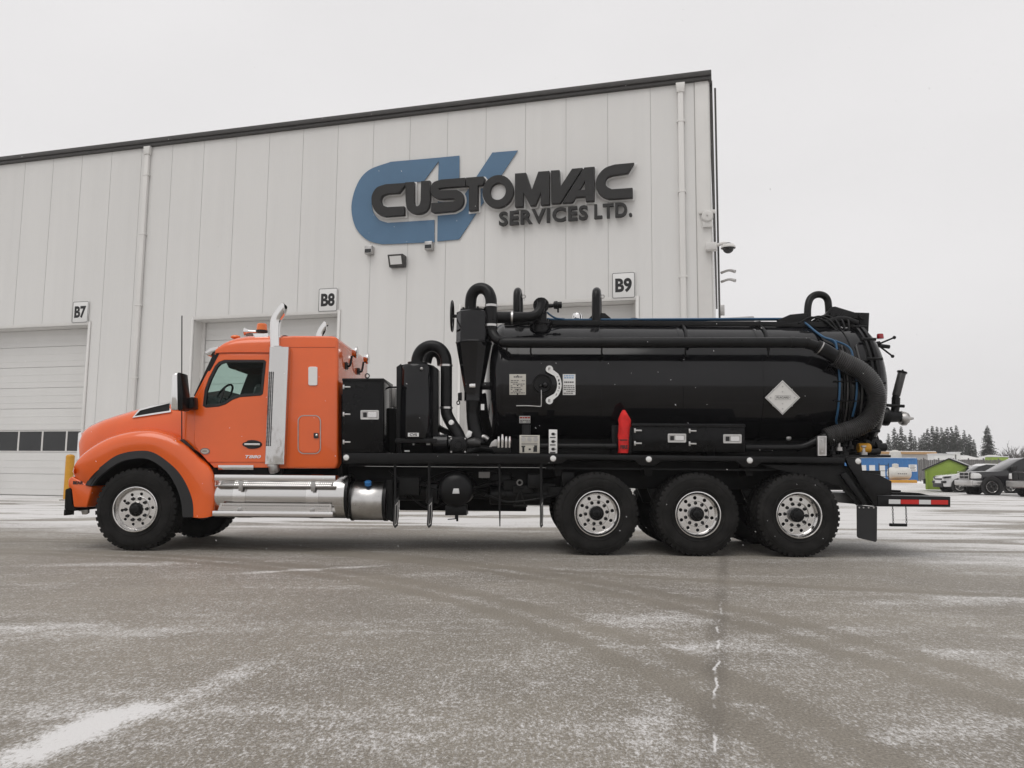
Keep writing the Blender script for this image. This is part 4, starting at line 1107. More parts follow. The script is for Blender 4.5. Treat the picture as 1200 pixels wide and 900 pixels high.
# ---------------------------------------------------------------- bumper
def bumper_y(p_):                       # swept ends
    return 0.0
side('bumper', 'orange', [(79.5,562),(84,558),(101,567.5),(107.5,570),(107.5,573),(101.5,594.5),(86,594.5),(83.5,573),(79.5,571)], 0.10, 2.40, 0.02, segs=3)
side('bumper_guard', 'black_matte', [(76,573.5),(83,571),(84.5,592),(88,596),(88,599),(75,597)], 0.12, 2.38, 0.015)
side('tow_hook', 'alloy_dull', [(92,595),(103,595),(103,601),(100,603),(96,603),(95,599),(92,599)], 0.55, 0.60, 0.004)
side('tow_hook', 'alloy_dull', [(92,595),(103,595),(103,601),(100,603),(96,603),(95,599),(92,599)], 1.9, 1.95, 0.004)
p = MB(); p.box((tp(75,598,.3).x, 0.3, 0.44), (tp(75,598,.3).x+0.03, 0.5, 0.52)); p.obj('tow_pin', 'chassis', trk)
a = tp(91.5, 565.7, 0.098); me = text_mesh('lettering', 'BEAR', 0.05, 0.002, 0.002, width=0.135); link('lettering', place(me, a.x, 0.0975, a.z), 'ink', trk)

# ---------------------------------------------------------------- cab
YS = 0.20; LEAN = 0.045                  # near cab side and how much it leans in per metre of height
ZL = tp(270, 545, YS).z
def lean(me):
    for v in me.vertices: v.co.y += LEAN*(v.co.z - ZL)
    return me
WIN = [(236.5,475),(238.3,457),(243,443),(250,428.5),(254.5,423.5),(261,421.2),(307.5,421.2),(309.8,423),(306.6,461),(304,463),(280,464.8),(271,468),(263,473.3),(255,476),(240,477.3)]
def inset(pts, d):
    n_ = len(pts); out = []
    cx = sum(q[0] for q in pts)/n_; ar = sum(pts[i][0]*pts[(i+1)%n_][1]-pts[(i+1)%n_][0]*pts[i][1] for i in range(n_)); sg = 1 if ar > 0 else -1
    for i in range(n_):
        a_ = Vector(pts[i-1]); b_ = Vector(pts[i]); c_ = Vector(pts[(i+1)%n_])
        e1 = (b_-a_).normalized(); e2 = (c_-b_).normalized(); nn = Vector((-e1.y-e2.y, e1.x+e2.x))*sg
        nn = nn.normalized()/max(0.5, math.cos(e1.angle(e2)/2)); q = b_ + nn*d; out.append((q.x, q.y))
    return out
CABO = [(214,471),(226.5,464.5),(252.5,413),(318,413),(326,413),(326,546),(318,548),(251,548),(233,530),(214,517)]
DOOR = [(226.8,470),(229,464.8),(255.5,414.5),(313,414.5),(314,420),(312.3,541.8),(244,541.8),(231,527),(226.8,520)]
def cab_panel(name, m, outs, y, t, parent=trk, bevel=0.004, far=True):
    me = curve_mesh(name, [XZ(o, y) for o in outs], t/2, bevel); place(me, 0, y + t/2, 0); lean(me)
    o = link(name, me, m, parent)
    if far:
        c = far_copy(o); 
    return o
cab = cab_panel('cab', 'orange', [CABO, inset(WIN, -1.2)], YS+0.012, 0.04)
door = cab_panel('door', 'orange', [DOOR, WIN], YS, 0.045, bevel=0.008)
cab_panel('window_frame', 'ink', [inset(WIN, -0.2), inset(WIN, 3.0)], YS-0.004, 0.05)
cab_panel('window_glass', 'glass', [inset(WIN, 2.9)], YS+0.020, 0.008, bevel=0)
# division bar of the window and small front quarter
side('window_bar', 'ink', [(255.5,474),(257,474),(264.5,453),(263.5,452)], 0.26, 0.275)
# roof of the cab
rz0 = [(252.5,411.5),(256,407),(260,403),(267,399),(275,396.3),(287,394.6),(300,394),(318,393.6),(327,393.6)]
rows = []
for px, py in rz0:
    zb = tp(px, 413.2, YS+0.08).z; zt = tp(px, py, 0.72).z; x = tp(px, 413, YS+0.08).x; row = []
    hw = CY - (YS + LEAN*(zb-ZL))
    for k in range(33):
        a = math.pi*k/32; c_, s_ = math.cos(a), math.sin(a)
        row.append(Vector((x, CY - hw*math.copysign(abs(c_)**(2/4.5), c_), zb + max(0.01, zt-zb)*abs(s_)**(2/4.0))))
    rows.append(row)
p = MB(); p.grid(rows); n_ = len(rows[0]); p.f.append(tuple(range(n_))); p.obj('cab_roof', 'orange', trk, angle=45)
zb = tp(280, 413.2, YS+0.08).z
p = MB(); p.tube([tp(a_, b_, YS + 0.07) for a_, b_ in ((252,415.5),(256,413.3),(290,412.8),(326,413.2))], 0.009, 8, 5); p.obj('drip_rail', 'orange_matte', trk)
# windscreen, header, back wall, floor, interior
wa = tp(228, 464, 0.26); wb = tp(253.5, 412.5, 0.30)
p = MB(); p.add([(wa.x, 0.36, wa.z), (wa.x, 2.14, wa.z), (wb.x, 2.10, wb.z), (wb.x, 0.40, wb.z)], [(0,1,2,3)]); p.obj('windscreen', 'glass', trk, thick=0.008)
p = MB()
for s_ in (0, 1):
    y0 = 0.27 if s_ == 0 else 2.17
    p.prism([(wa.x-0.022, wa.z), (wa.x+0.06, wa.z), (wb.x+0.06, wb.z), (wb.x-0.022, wb.z)], y0, y0+0.06)
p.box((wb.x-0.0, 0.29, wb.z-0.05), (wb.x+0.1, 2.21, wb.z+0.02)); p.obj('windscreen_frame', 'black_satin', trk, bevel=0.01)
xb = tp(322, 480, 0.25).x
p = MB(); p.box((xb, 0.28, 0.95), (xb+0.04, 0.62, 2.75)); p.box((xb, 1.88, 0.95), (xb+0.04, 2.22, 2.75)); p.box((xb, 0.62, 2.45), (xb+0.04, 1.88, 2.75)); p.obj('cab_back', 'seat', trk)
p = MB(); p.box((wa.x-0.1, 0.27, 0.92), (xb, 2.23, 1.0)); p.box((wa.x-0.08, 0.28, 1.0), (wa.x+0.10, 2.22, wa.z-0.06)); p.obj('cab_floor', 'black_matte', trk)
p = MB(); p.prism([(wa.x+0.02, 1.3), (wa.x+0.50, 1.3), (wa.x+0.42, wa.z-0.02), (wa.x+0.05, wa.z+0.02)], 0.30, 2.2); p.obj('dashboard', 'seat', trk, bevel=0.04)
for yc in (0.62, 1.88):
    sx = tp(292, 470, yc).x
    p = MB(); p.prism([(sx-0.32, 1.35), (sx+0.15, 1.35), (sx+0.15, 1.55), (sx-0.30, 1.55)], yc-0.24, yc+0.24); p.prism([(sx-0.02, 1.5), (sx+0.14, 1.5), (sx+0.32, 2.25), (sx+0.14, 2.27)], yc-0.24, yc+0.24); p.obj('seat', 'seat', trk, bevel=0.05, segs=3)
p = MB(); c = tp(262, 464, 0.62); p.tube([c + Vector((0.10*math.cos(t), 0.20*math.sin(t), 0.16*math.cos(t))) for t in [2*math.pi*i/16 for i in range(17)]], 0.015, 8, 2); p.obj('steering_wheel', 'ink', trk)
side('sleeper_curtain', 'seat', [(279,468),(291,436),(299,419),(324,419),(324,480),(279,480)], 1.75, 1.80)
side('headliner', 'seat', [(262,419),(318,419),(318,431),(268,431)], 0.9, 1.7)
side('inner_door', 'seat', [(236,461),(262,457),(284,463),(318,463),(318,545),(236,545)], 2.05, 2.10)
# cab sun visor
side('sun_visor', 'polished', [(239.5,412.5),(246,408),(256,405.8),(254.5,410.5),(249.5,412.5),(247,416.5),(243,417)], 0.34, 2.16, 0.006)
# mirrors
for far in (0, 1):
    f = (lambda v: 2*CY - v) if far else (lambda v: v)
    p = MB(); p.prism(XZ([(203.5,438.5),(211,437),(211.5,481.5),(202,481.5)], -0.05), f(-0.12), f(0.10)); mi = p.obj('mirror', 'chrome', trk, bevel=0.03, segs=3)
    p = MB(); p.prism(XZ([(210.6,437),(214.5,437.5),(217.3,463),(217,480.5),(211.5,482)], -0.05), f(-0.13), f(0.11)); p.obj('mirror_glass_housing', 'black_satin', mi, bevel=0.015)
    p = MB(); p.prism(XZ([(216,467),(227.5,465),(228,479),(217,480.5)], 0.10), f(0.06), f(0.24)); p.obj('mirror_arm', 'black_satin', mi, bevel=0.02)
# antenna
hose('antenna', 'ink', [(213.2,370,0.16),(213,437,0.16),(213,517,0.17)], 0.008, n=6)
side('antenna_mount', 'ink', [(210.5,515.5),(214,514.5),(224,523.5),(227.5,527.5),(219,522)], 0.13, 0.19, 0.004)
# door furniture
hp = [(285+10.5+11.5*math.cos(t), 520.8 + (5.2 if 1 else 0)*math.sin(t)*(1 if math.cos(t) > -0.6 else 0.75)) for t in [2*math.pi*i/28 for i in range(28)]]
def lean_y(py, y=YS): return y + LEAN*(tp(290, py, y).z - ZL)
dh = flatshape('handle_recess', 'ink', [hp], lean_y(521)-0.006, 0.014, bevel=0.003)
yy_ = lean_y(521)-0.030
p = MB(); p.box((tp(286,521,yy_).x, yy_, tp(286,521.9,yy_).z), (tp(304.5,521,yy_).x, yy_+0.02, tp(286,519.4,yy_).z)); p.obj('door_handle', 'chrome', dh, bevel=0.008)
yb_ = lean_y(529) - 0.004
eo = [(240.2+5.6*math.cos(t), 528.7+3.7*math.sin(t)) for t in [2*math.pi*i/28 for i in range(28)]]
ei = [(240.2+4.7*math.cos(t), 528.7+2.9*math.sin(t)) for t in [2*math.pi*i/28 for i in range(28)]]
bd = flatshape('door_badge', 'plate', [eo], yb_, 0.008); flatshape('badge_rim', 'ink_grey', [eo, ei], yb_-0.005, 0.004, parent=bd)
a = tp(240.2, 528.7, yb_); me = text_mesh('lettering', 'NDK', 0.04, 0.001, 0.001, width=0.062); link('lettering', place(me, a.x, yb_-0.006, a.z), 'ink_grey', bd)
a = tp(296.5, 535.2, YS); me = text_mesh('lettering', 'T880', 0.06, 0.004, 0.001, width=0.215, height=0.042, shear=0.25); link('lettering', place(me, a.x, lean_y(535)-0.004, a.z), 'chrome', trk)
side('door_sill', 'chrome_wavy', [(255.5,545),(297,545),(297,550.5),(255.5,550.5)], 0.19, 0.24, 0.004)
side('cab_skirt', 'black_matte', [(244,548.5),(330,548.5),(330,556),(250,556)], 0.24, 0.34)
# roof lamps, horns, beacon
def lamp(px, py, y, w, m='lens_amber'):
    a = tp(px, py, 0.52); zz = a.z + 0.035*(1-((y-CY)/0.75)**2); p = MB(); p.ball((a.x, y, zz), w, 14, 8, (1.3, 1.0, 0.55)); return p.obj('roof_marker', m, trk)
for y in (0.52, 0.85, 1.25, 1.65, 1.98): lamp(276, 395.2, y, 0.055)
p = MB(); q0 = tp(286.5, 388.7, 0.62); p.lathe(q0, (1, 0, 0), [(0, 0.055), (0.004, 0.058), (0.02, 0.045), (0.08, 0.026), (0.18, 0.018), (0.30, 0.02), (0.31, 0.001)], 18); hn = p.obj('air_horn', 'chrome', trk, angle=50)
p = MB(); p.lathe(q0 + Vector((0.003, 0, 0)), (1, 0, 0), [(0.0, 0.05), (0.03, 0.03), (0.04, 0.001)], 18); p.obj('horn_mouth', 'ink_grey', hn)
p = MB(); p.box(tp(288, 393.5, 0.60), tp(297, 391.5, 0.64)); p.obj('horn_foot', 'ink_grey', hn)
bc = tp(306.8, 387.2, 0.50)
p = MB(); p.lathe(bc, (0, 0, 1), [(0, 0.075), (0.085, 0.068), (0.095, 0.058), (0.097, 0.001)], 20); be = p.obj('beacon', 'lens_amber', trk)
p = MB(); p.lathe(bc - Vector((0, 0, 0.03)), (0, 0, 1), [(0, 0.082), (0.03, 0.082), (0.031, 0.06)], 20, True); p.obj('beacon_base', 'ink', be)
side('beacon_bracket', 'chrome', [(296,391),(314,390.8),(314.5,394),(311,400.5),(308.5,399.5),(308,396),(303,396),(300.5,400.5),(297.5,400),(298.5,395)], 0.36, 0.375, 0.004)

# ---------------------------------------------------------------- sleeper
p = MB()
q0 = tp(325.5, 548, YS); q1 = tp(396, 393, YS+0.05)
sl_pts = XZ([(326,549),(326,398),(330,393.8),(345,393.2),(388,393.5),(393.5,394.5),(396.3,398.5),(396.3,542),(393,549)], YS)
p.prism(sl_pts, YS, 2*CY-YS)
slp = p.obj('sleeper', 'orange', trk, bevel=0.055, segs=4, angle=50)
for q in (406.8,): hose('sleeper_seam', 'orange_matte', [(328,q,YS-0.001),(360,q,YS-0.001),(393.5,q,YS-0.001)], 0.004, n=6)
flatshape('side_window', 'lens_white', [[(361.4,430.8),(363,429.8),(370.5,429.8),(372,430.8),(372,450.5),(370.5,451.8),(363,451.8),(361.4,450.5)]], YS-0.006, 0.018, bevel=0.004)
def rr_px(x0, y0, x1, y1, r): return rrect(x0, y0, x1, y1, r, 5)
flatshape('locker_seal', 'alloy_dull', [rr_px(349,486.5,376,532,7), rr_px(349.9,487.4,375.1,531.1,6.3)], YS-0.004, 0.012)
flatshape('locker_door', 'orange', [rr_px(350.6,488.1,374.4,530.4,5.8)], YS-0.002, 0.012, bevel=0.003)
lk = flatshape('locker_latch', 'ink', [rr_px(367.8,507.4,373.2,513.6,0.8)], YS-0.012, 0.02); a = tp(371, 510, YS-0.02)
p = MB(); p.ball((a.x, YS-0.023, a.z), 0.018, 10, 6, (1, 0.5, 1)); p.obj('latch_knob', 'chrome', lk)
xr = tp(396.3, 450, YS).x
# work lamps on the sleeper's back wall
for px, py in ((414.5, 413), (428.0, 420.5)):
    d = _ti @ ray(px, py); a0 = _ti @ (CAM - TRUCK_O); t = (xr + 0.10 - a0.x)/d.x; q = a0 + d*t
    p = MB(); p.lathe(q, (1, 0, 0), [(-0.03, 0.01), (-0.02, 0.05), (0.02, 0.082), (0.05, 0.085), (0.055, 0.078), (0.045, 0.01)], 18); wl_ = p.obj('work_lamp', 'chrome', trk)
    p = MB(); p.tube([(xr-0.01, q.y+0.02, q.z-0.19), (xr+0.05, q.y, q.z-0.19), (xr+0.075, q.y, q.z-0.05)], 0.016, 8); p.box((xr-0.01, q.y-0.06, q.z-0.24), (xr+0.02, q.y+0.06, q.z-0.15)); p.obj('lamp_bracket', 'ink', wl_)
side('sleeper_gap', 'black_matte', [(397,462),(401,462),(401,560),(397,560)], 0.40, 2.0)
# ---------------------------------------------------------------- exhaust stack
YE = 0.10
xa = tp(313.5, 450, YE).x; xc = tp(336.5, 450, YE).x; zt = tp(325, 406.5, YE).z; zb = tp(325, 544, YE).z
p = MB(); n_ = 14; rows = []
for z in [zb + (zt-zb)*i/26 for i in range(27)]:
    row = []
    for k in range(n_+1):
        a = math.pi*(k/n_); cxm = (xa+xc)/2; rx = (xc-xa)/2
        c_ = math.cos(a); row.append(Vector((cxm - rx*math.copysign(abs(c_)**0.6, c_), YE + 0.10 - 0.105*abs(math.sin(a))**0.16, z)))
    rows.append(row)
p.grid(rows); hs = p.obj('heat_shield', 'chrome_wavy', trk, angle=60, thick=0.005)
ys_ = YE + 0.055
holes = MB()
for i in range(58):
    z = zb + 0.25 + (zt-zb-0.60)*i/57
    for j in range(3):
        x = xa + 0.024 + j*0.025; yy = YE - 0.0
        holes.add([(x-0.010, yy-0.009, z), (x, yy-0.009, z-0.011), (x+0.010, yy-0.009, z), (x, yy-0.009, z+0.011)], [(0,1,2,3)])
tag(holes.obj('shield_perforation', 'ink', hs, smooth=False), kind='stuff')
xm = tp(322.7, 400, YE).x
p = MB(); p.tube([(xm, YE+0.10, zb-0.03), (xm, YE+0.10, zt+0.02)], 0.078, 20, smooth=False); p.obj('muffler_pipe', 'steel', trk)
pts = [(322.7,412),(322.6,395),(322.7,381),(324.2,373.5),(328.5,366.5),(333.5,360.5),(335.5,358.3)]
pp = MB(); P_, rs_ = catmull([tp(a_, b_, YE+0.10) for a_, b_ in pts], 6, [0.073]*7); pp.tube(P_, 0.073, 24, smooth=False, caps=False)
# cut the tip upright
xt = tp(334.8, 360, YE+0.10).x
pp.v = [(min(v[0], xt), v[1], v[2]) for v in pp.v]
ex = pp.obj('exhaust_pipe', 'chrome', trk, angle=60)
for z_ in (0.08,): 
    q = tp(334.0, 361.5, YE+0.10)
p = MB(); P2 = P_[-9:]; p.tube(P2, 0.066, 24, smooth=False, caps=False); p.v = [(min(v[0], xt-0.001), v[1], v[2]) for v in p.v]; p.obj('pipe_bore', 'black_matte', ex)
# stack on the other side, only its tip shows
pts = [(375.5,402),(375.5,394),(378,387.5),(384,379.5)]
p = MB(); P_, rs_ = catmull([tp(a_, b_, 2.3) for a_, b_ in pts], 6, [1]*4); p.tube(P_, 0.075, 20, smooth=False, caps=False)
xt = tp(383.3, 385, 2.3).x; p.v = [(min(v[0], xt), v[1], v[2]) for v in p.v]; p.obj('exhaust_pipe', 'chrome', trk, angle=60)
a = tp(375.5, 402, 2.3); p = MB(); p.cyl((a.x, 2.3, 1.0), (a.x, 2.3, a.z), 0.10, n=20); p.obj('muffler_pipe', 'chrome', trk)
hose('exhaust_bottom', 'alloy_dull', [(321,543,YE+0.1),(321,549,YE+0.1),(322,552,YE+0.12)], 0.07, n=16)

# ---------------------------------------------------------------- fuel tank and steps
ax = 0.36
rT = 0.292
c0 = tp(247.5, 582, 0.20).x; c1 = tp(408, 582, 0.25).x; zc_ = tp(330, 582, ax-0.25).z
p = MB(); p.lathe((c0, ax, zc_), (1, 0, 0), [(0, 0.05), (0.0, rT-0.03), (0.015, rT-0.006), (0.03, rT), (c1-c0-0.03, rT), (c1-c0-0.015, rT-0.006), (c1-c0, rT-0.03), (c1-c0, 0.05)], 56); ft = p.obj('fuel_tank', 'polished', trk, angle=45)
for px in (281, 366.5):
    x = tp(px, 580, 0.1).x; p = MB(); p.lathe((x-0.085, ax, zc_), (1, 0, 0), [(0, rT+0.001), (0.002, rT+0.006), (0.168, rT+0.006), (0.17, rT+0.001)], 56); p.obj('tank_strap', 'alloy', ft, angle=45)
xd = tp(405.3, 580, 0.1).x
p = MB(); p.lathe((xd-0.02, ax, zc_), (1, 0, 0), [(0, rT+0.001), (0.002, rT+0.008), (0.038, rT+0.008), (0.04, rT+0.001)], 56); p.obj('tank_strap', 'black_satin', ft, angle=45)
for (x0, x1, y0, y1, nm) in ((251, 393, 557.3, 563.0, 'step'), (248.5, 390, 599.8, 604.8, 'step')):
    yo = 0.0
    a = tp(x0, y1, yo); b_ = tp(x1, y0, yo); p = MB(); p.box((a.x, yo, a.z), (b_.x, yo+0.022, b_.z)); st = p.obj('step', 'alloy', trk, bevel=0.006)
    # tread sheet behind the edge, folded up, with gripping holes
    zt_ = a.z if y0 > 580 else a.z - 0.005
    zz0, zz1 = ((b_.z+0.004, b_.z+0.10) if y0 > 580 else (a.z-0.075, a.z-0.004))
    yb_ = 0.035
    outs = [[(a.x+0.06, zz0), (b_.x-0.03, zz0), (b_.x-0.03, zz1), (a.x+0.09, zz1)]]
    nh = 58; ww = (b_.x-a.x-0.16)/nh
    for i in range(nh):
        for j in range(2):
            cx_ = a.x+0.11+ww*(i+0.5*j); cz_ = zz0 + (zz1-zz0)*(0.3+0.4*j)
            outs.append([(cx_-ww*0.36, cz_), (cx_, cz_-0.013), (cx_+ww*0.36, cz_), (cx_, cz_+0.013)])
    me = curve_mesh('step_tread', outs, 0.003); link('step_tread', place(me, 0, yb_, 0), 'alloy_dull' if y0 < 580 else 'alloy', st)
    p = MB(); p.box((a.x, 0.024, (zz0 if y0 < 580 else a.z)), (b_.x, 0.16, (zz0 if y0 < 580 else a.z)+0.012)); p.obj('step_deck', 'alloy_dull', st)
    for px in (281.5, 366.5):
        p = MB(); x = tp(px, 580, 0.02).x
        if y0 < 580: p.prism([(x-0.025, zz0-0.06), (x+0.025, zz0-0.06), (x+0.03, a.z), (x-0.03, a.z)], 0.012, 0.034)
        else: p.prism([(x-0.03, b_.z+0.002), (x+0.03, b_.z+0.002), (x+0.02, b_.z+0.045), (x-0.02, b_.z+0.045)], 0.008, 0.033)
        p.obj('step_bracket', 'alloy_dull', st, bevel=0.004)
# second polished tank with blue cap
c0 = tp(411, 588, 0.2).x; c1 = tp(452, 588, 0.25).x; zc2 = tp(430, 587.5, 0.2).z; r2 = 0.262
p = MB(); p.lathe((c0, ax, zc2), (1, 0, 0), [(0, 0.05), (0.0, r2-0.02), (0.02, r2), (c1-c0-0.02, r2), (c1-c0, r2-0.02), (c1-c0, 0.05)], 48); dt = p.obj('fluid_tank', 'steel', trk, angle=45)
for o_, w_ in ((-0.012, 0.03), (c1-c0-0.03, 0.05)):
    p = MB(); p.lathe((c0+o_, ax, zc2), (1, 0, 0), [(0, r2-0.002), (0.002, r2+0.008), (w_-0.002, r2+0.008), (w_, r2-0.002)], 48); p.obj('tank_strap', 'black_satin', dt, angle=45)
q = tp(431.5, 566.5, 0.16); p = MB(); p.lathe(q - Vector((0, 0, 0.02)), (0, -0.5, 1), [(0, 0.045), (0.05, 0.045), (0.055, 0.03), (0.06, 0.001)], 16); p.obj('filler_cap', 'container_blue', dt)
side('tank_guard', 'black_matte', [(452.5,562),(460,562),(460,612),(452.5,608)], 0.16, 0.6, 0.01)
# chrome tank on the far side
p = MB(); p.lathe((-4.0, 2.5-ax, zc_), (1, 0, 0), [(0, 0.05), (0.0, rT-0.03), (0.03, rT), (1.75, rT), (1.78, rT-0.03), (1.78, 0.05)], 40); p.obj('fuel_tank', 'polished', trk, angle=45)
# ================================================================ deck and rear frame
YD = 0.04
ZD = tp(600, 533.0, YD).z
deck_rail = [(402,530.8),(660,532.2),(985,536),(990,536),(990,542.5),(985,543),(893,541.5),(886,547),(870,546.5),(863,540.5),(775,539.5),(768,545.5),(750,545),(743,538.6),(666,537.6),(658,543.2),(402,543)]
side('deck_rail', 'black_satin', deck_rail, YD, YD+0.05, 0.006)
hl = XZ([(402,542),(990,542)], YD)
p = MB(); p.box((tp(402,531,YD).x, YD+0.055, ZD-0.06), (tp(1008,536,YD).x, 2.44, ZD-0.02)); p.obj('deck', 'black_matte', trk)
p = MB(); p.box((tp(402,531,YD).x, 2.445, ZD-0.14), (tp(1008,536,YD).x, 2.49, ZD-0.005)); p.obj('deck_rail', 'black_satin', trk, bevel=0.006)
p = MB(); p.box((tp(402,531,.4).x, 0.70, 1.145), (tp(1000,536,.4).x, 1.80, ZD-0.061)); p.obj('sub_frame', 'chassis', trk)
for px, py in ((405.8,536.2),(648.2,537.4),(760.2,538.2),(878.5,539.6),(1005.5,540.5)):
    q = tp(px, py, YD); p = MB(); p.lathe((q.x, YD+0.001, q.z), (0, -1, 0), [(0, 0.034), (0.006, 0.034), (0.010, 0.028), (0.014, 0.012), (0.014, 0.001)], 20); ml = p.obj('deck_marker', 'lens_white', trk)
    p = MB(); p.lathe((q.x, YD-0.002, q.z), (0, -1, 0), [(0, 0.040), (0.006, 0.040), (0.007, 0.034)], 20); p.obj('marker_rim', 'alloy', ml)
# brackets above the wheels
for px in (655, 760, 878):
    side('deck_bracket', 'chassis', [(px-6,544),(px+6,544),(px+4,558),(px-4,558)], 0.45, 0.8)
# strip of black fender line above the tandem
side('fender_strip', 'black_satin', [(640,547.5),(985,550.5),(985,552.5),(640,549.5)], 0.30, 0.50)
# rear corner plate
side('rear_corner_plate', 'black_satin', [(991,536.4),(1008.8,536.8),(1011,553.5),(1030,556),(1045,564),(1045,580.4),(1028,580.4),(1028,593.8),(1026,593.8),(994,545)], YD, YD+0.06, 0.006)
side('rear_gusset', 'chassis', [(894,545),(994,546),(1024,592),(1004,592),(985,570)], 0.14, 0.17, 0.004)
side('rear_gusset', 'black_satin', [(985,556),(992,553),(1016,590),(1012,592)], 0.07, 0.139, 0.004)
pl = [(1028.5,580.6),(1114,582),(1114,594.3),(1028.5,593.6)]
side('rear_platform', 'black_satin', pl, YD, 2.46, 0.008)
side('platform_top', 'black_matte', [(1046,577.8),(1077,577.6),(1090,580.5),(1046,580)], 0.5, 2.2, 0.006)
side('platform_step', 'black_matte', [(1045.5,574.2),(1056,574.5),(1056,578),(1045.5,578)], 0.9, 1.7, 0.006)
tx = [1041.5, 1055.4, 1077, 1091, 1111.2]
for i in range(4):
    s_ = 0.018
    side('reflective_tape', 'red_tape' if i % 2 else 'white_tape', [(tx[i]+0.15,585.2+s_*(tx[i]-1041)*0.7),(tx[i+1]-0.15,585.2+s_*(tx[i+1]-1041)*0.7),(tx[i+1]-0.15,590.4+s_*(tx[i+1]-1041)*0.7),(tx[i]+0.15,590.4+s_*(tx[i]-1041)*0.7)], YD-0.004, YD+0.001)
# chain step
st = None
for px in (1046, 1061.5):
    q0 = tp(px, 594, YD+0.05); q1 = tp(px, 615, YD+0.05); n_ = 9
    for i in range(n_):
        z = q0.z + (q1.z-q0.z)*(i+0.5)/n_; h = (q0.z-q1.z)/n_*0.62; p = MB(); pts = []
        for k in range(13):
            t = 2*math.pi*k/12; u = 0.010*math.cos(t); v = h*math.sin(t)
            pts.append(Vector((q0.x + (u if i % 2 else 0), YD+0.05 + (0 if i % 2 else u), z+v)))
        p.tube(pts, 0.0035, 5, smooth=False); p.obj('chain_link', 'chassis', trk)
side('hanging_step', 'black_satin', [(1044.5,613.5),(1063.5,613.8),(1063.5,617.2),(1044.5,617)], YD+0.03, YD+0.10, 0.006)
# mud flap
me = curve_mesh('mud_flap', [XZ([(1004,591.5),(1028,594),(1027.7,633.5),(1026,635.2),(1006,630.4),(1004.3,628.5)], 0.06)], 0.006, 0.002); link('mud_flap', place(me, 0, 0.066, 0), 'flare', trk)
for px in (1007, 1012, 1018, 1024):
    q = tp(px, 594, 0.05); p = MB(); p.cyl((q.x, 0.060, q.z-0.01), (q.x, 0.048, q.z-0.01), 0.010, n=8); p.obj('flap_bolt', 'alloy_dull', trk)
p = MB(); q = tp(1006, 600, 0.1); p.box((q.x, 1.75, 0.12), (q.x+0.25, 1.77, 0.55)); p.obj('mud_flap', 'flare', trk)

# ================================================================ tank
RT = 0.955
tt = tp(740, 380.8, CY)
ZT = tt.z - RT - 0.01
xF = tp(588, 460, 0.6).x; xB = tp(1012, 460, 0.6).x
L_ = xB - xF
def headp(h, n=9):  # dished head profile, from centre to rim
    return [(-h*math.cos(math.pi/2*i/n)**0.9 if i < n else 0.0, RT*math.sin(math.pi/2*i/n)) for i in range(0, n+1)]
prof = [(a_, max(b_, 0.002)) for a_, b_ in headp(0.26)]
rear = [(L_ - 0.0 + 0.0, RT)]
p = MB(); p.lathe((xF, CY, ZT), (1, 0, 0), prof + [(L_*i/10, RT) for i in range(1, 11)], 96)
tank = p.obj('tank', 'black_gloss', trk, angle=50)
# joint rings
for px in (588.5, 606.5, 706.5, 803, 897):
    x = tp(px, 460, 0.35).x if px < 600 else tp(px, 460, 0.3).x
    if px == 588.5: x = xF
    w_ = 0.012 if px < 800 else 0.022
    p = MB(); p.lathe((x-w_, CY, ZT), (1, 0, 0), [(0, RT-0.001), (0.002, RT+0.009), (2*w_-0.002, RT+0.009), (2*w_, RT-0.001)], 96); p.obj('ring_seam', 'black_gloss', tank, angle=50)
# rear door: flange rings, cone and dished door
for dx, w_, h_ in ((-0.23, 0.02, 0.012), (-0.02, 0.04, 0.045), (0.05, 0.05, 0.05)):
    p = MB(); p.lathe((xB+dx, CY, ZT), (1, 0, 0), [(0, RT-0.002), (0.003, RT+h_), (w_-0.003, RT+h_), (w_, RT-0.002)], 80); p.obj('door_flange', 'black_satin', tank, angle=50)
hp_ = [(L_+0.10-h_[0]*1.15, h_[1]*0.99) for h_ in headp(0.26)][::-1]
p = MB(); p.lathe((xF, CY, ZT), (1, 0, 0), [(L_, RT*0.99), (L_+0.10, RT*0.99)] + [(a_, max(b_, 0.002)) for a_, b_ in hp_[1:]], 80); p.obj('rear_door', 'black_gloss', tank, angle=50)
for k in range(18):
    a = 2*math.pi*k/18; c_, s_ = math.cos(a), math.sin(a)
    q = Vector((xB+0.04, CY+(RT+0.045)*c_, ZT+(RT+0.045)*s_)); p = MB(); p.cyl(q - Vector((0.10, 0, 0)), q + Vector((0.11, 0, 0)), 0.022, n=8); p.obj('door_clamp', 'black_satin', tank)
# saddle supports
for x in (xF+0.35, xF+1.6, xF+2.9, xB-0.5):
    p = MB(); p.prism([(x-0.06, ZD-0.02), (x+0.06, ZD-0.02), (x+0.06, ZT-0.55), (x-0.06, ZT-0.55)], CY-0.75, CY+0.75); p.obj('saddle', 'black_satin', tank, bevel=0.01)
p = MB(); p.box((xF+0.02, CY-0.55, ZD-0.019), (xB-0.05, CY+0.55, ZT-0.72)); p.obj('tank_cradle', 'black_matte', tank)  # dark filler box added to block the bright view under the tank
# a rail welded along the tank flank
def tank_y(z, lift=0.0):
    d = min(abs(z-ZT), RT-0.01); return CY - math.sqrt(RT*RT-d*d) - lift
def on_tank(px, py, lift=0.0):
    y = 0.4
    for _ in range(8): q = tp(px, py, y); y = tank_y(q.z, lift)
    return tp(px, py, y)
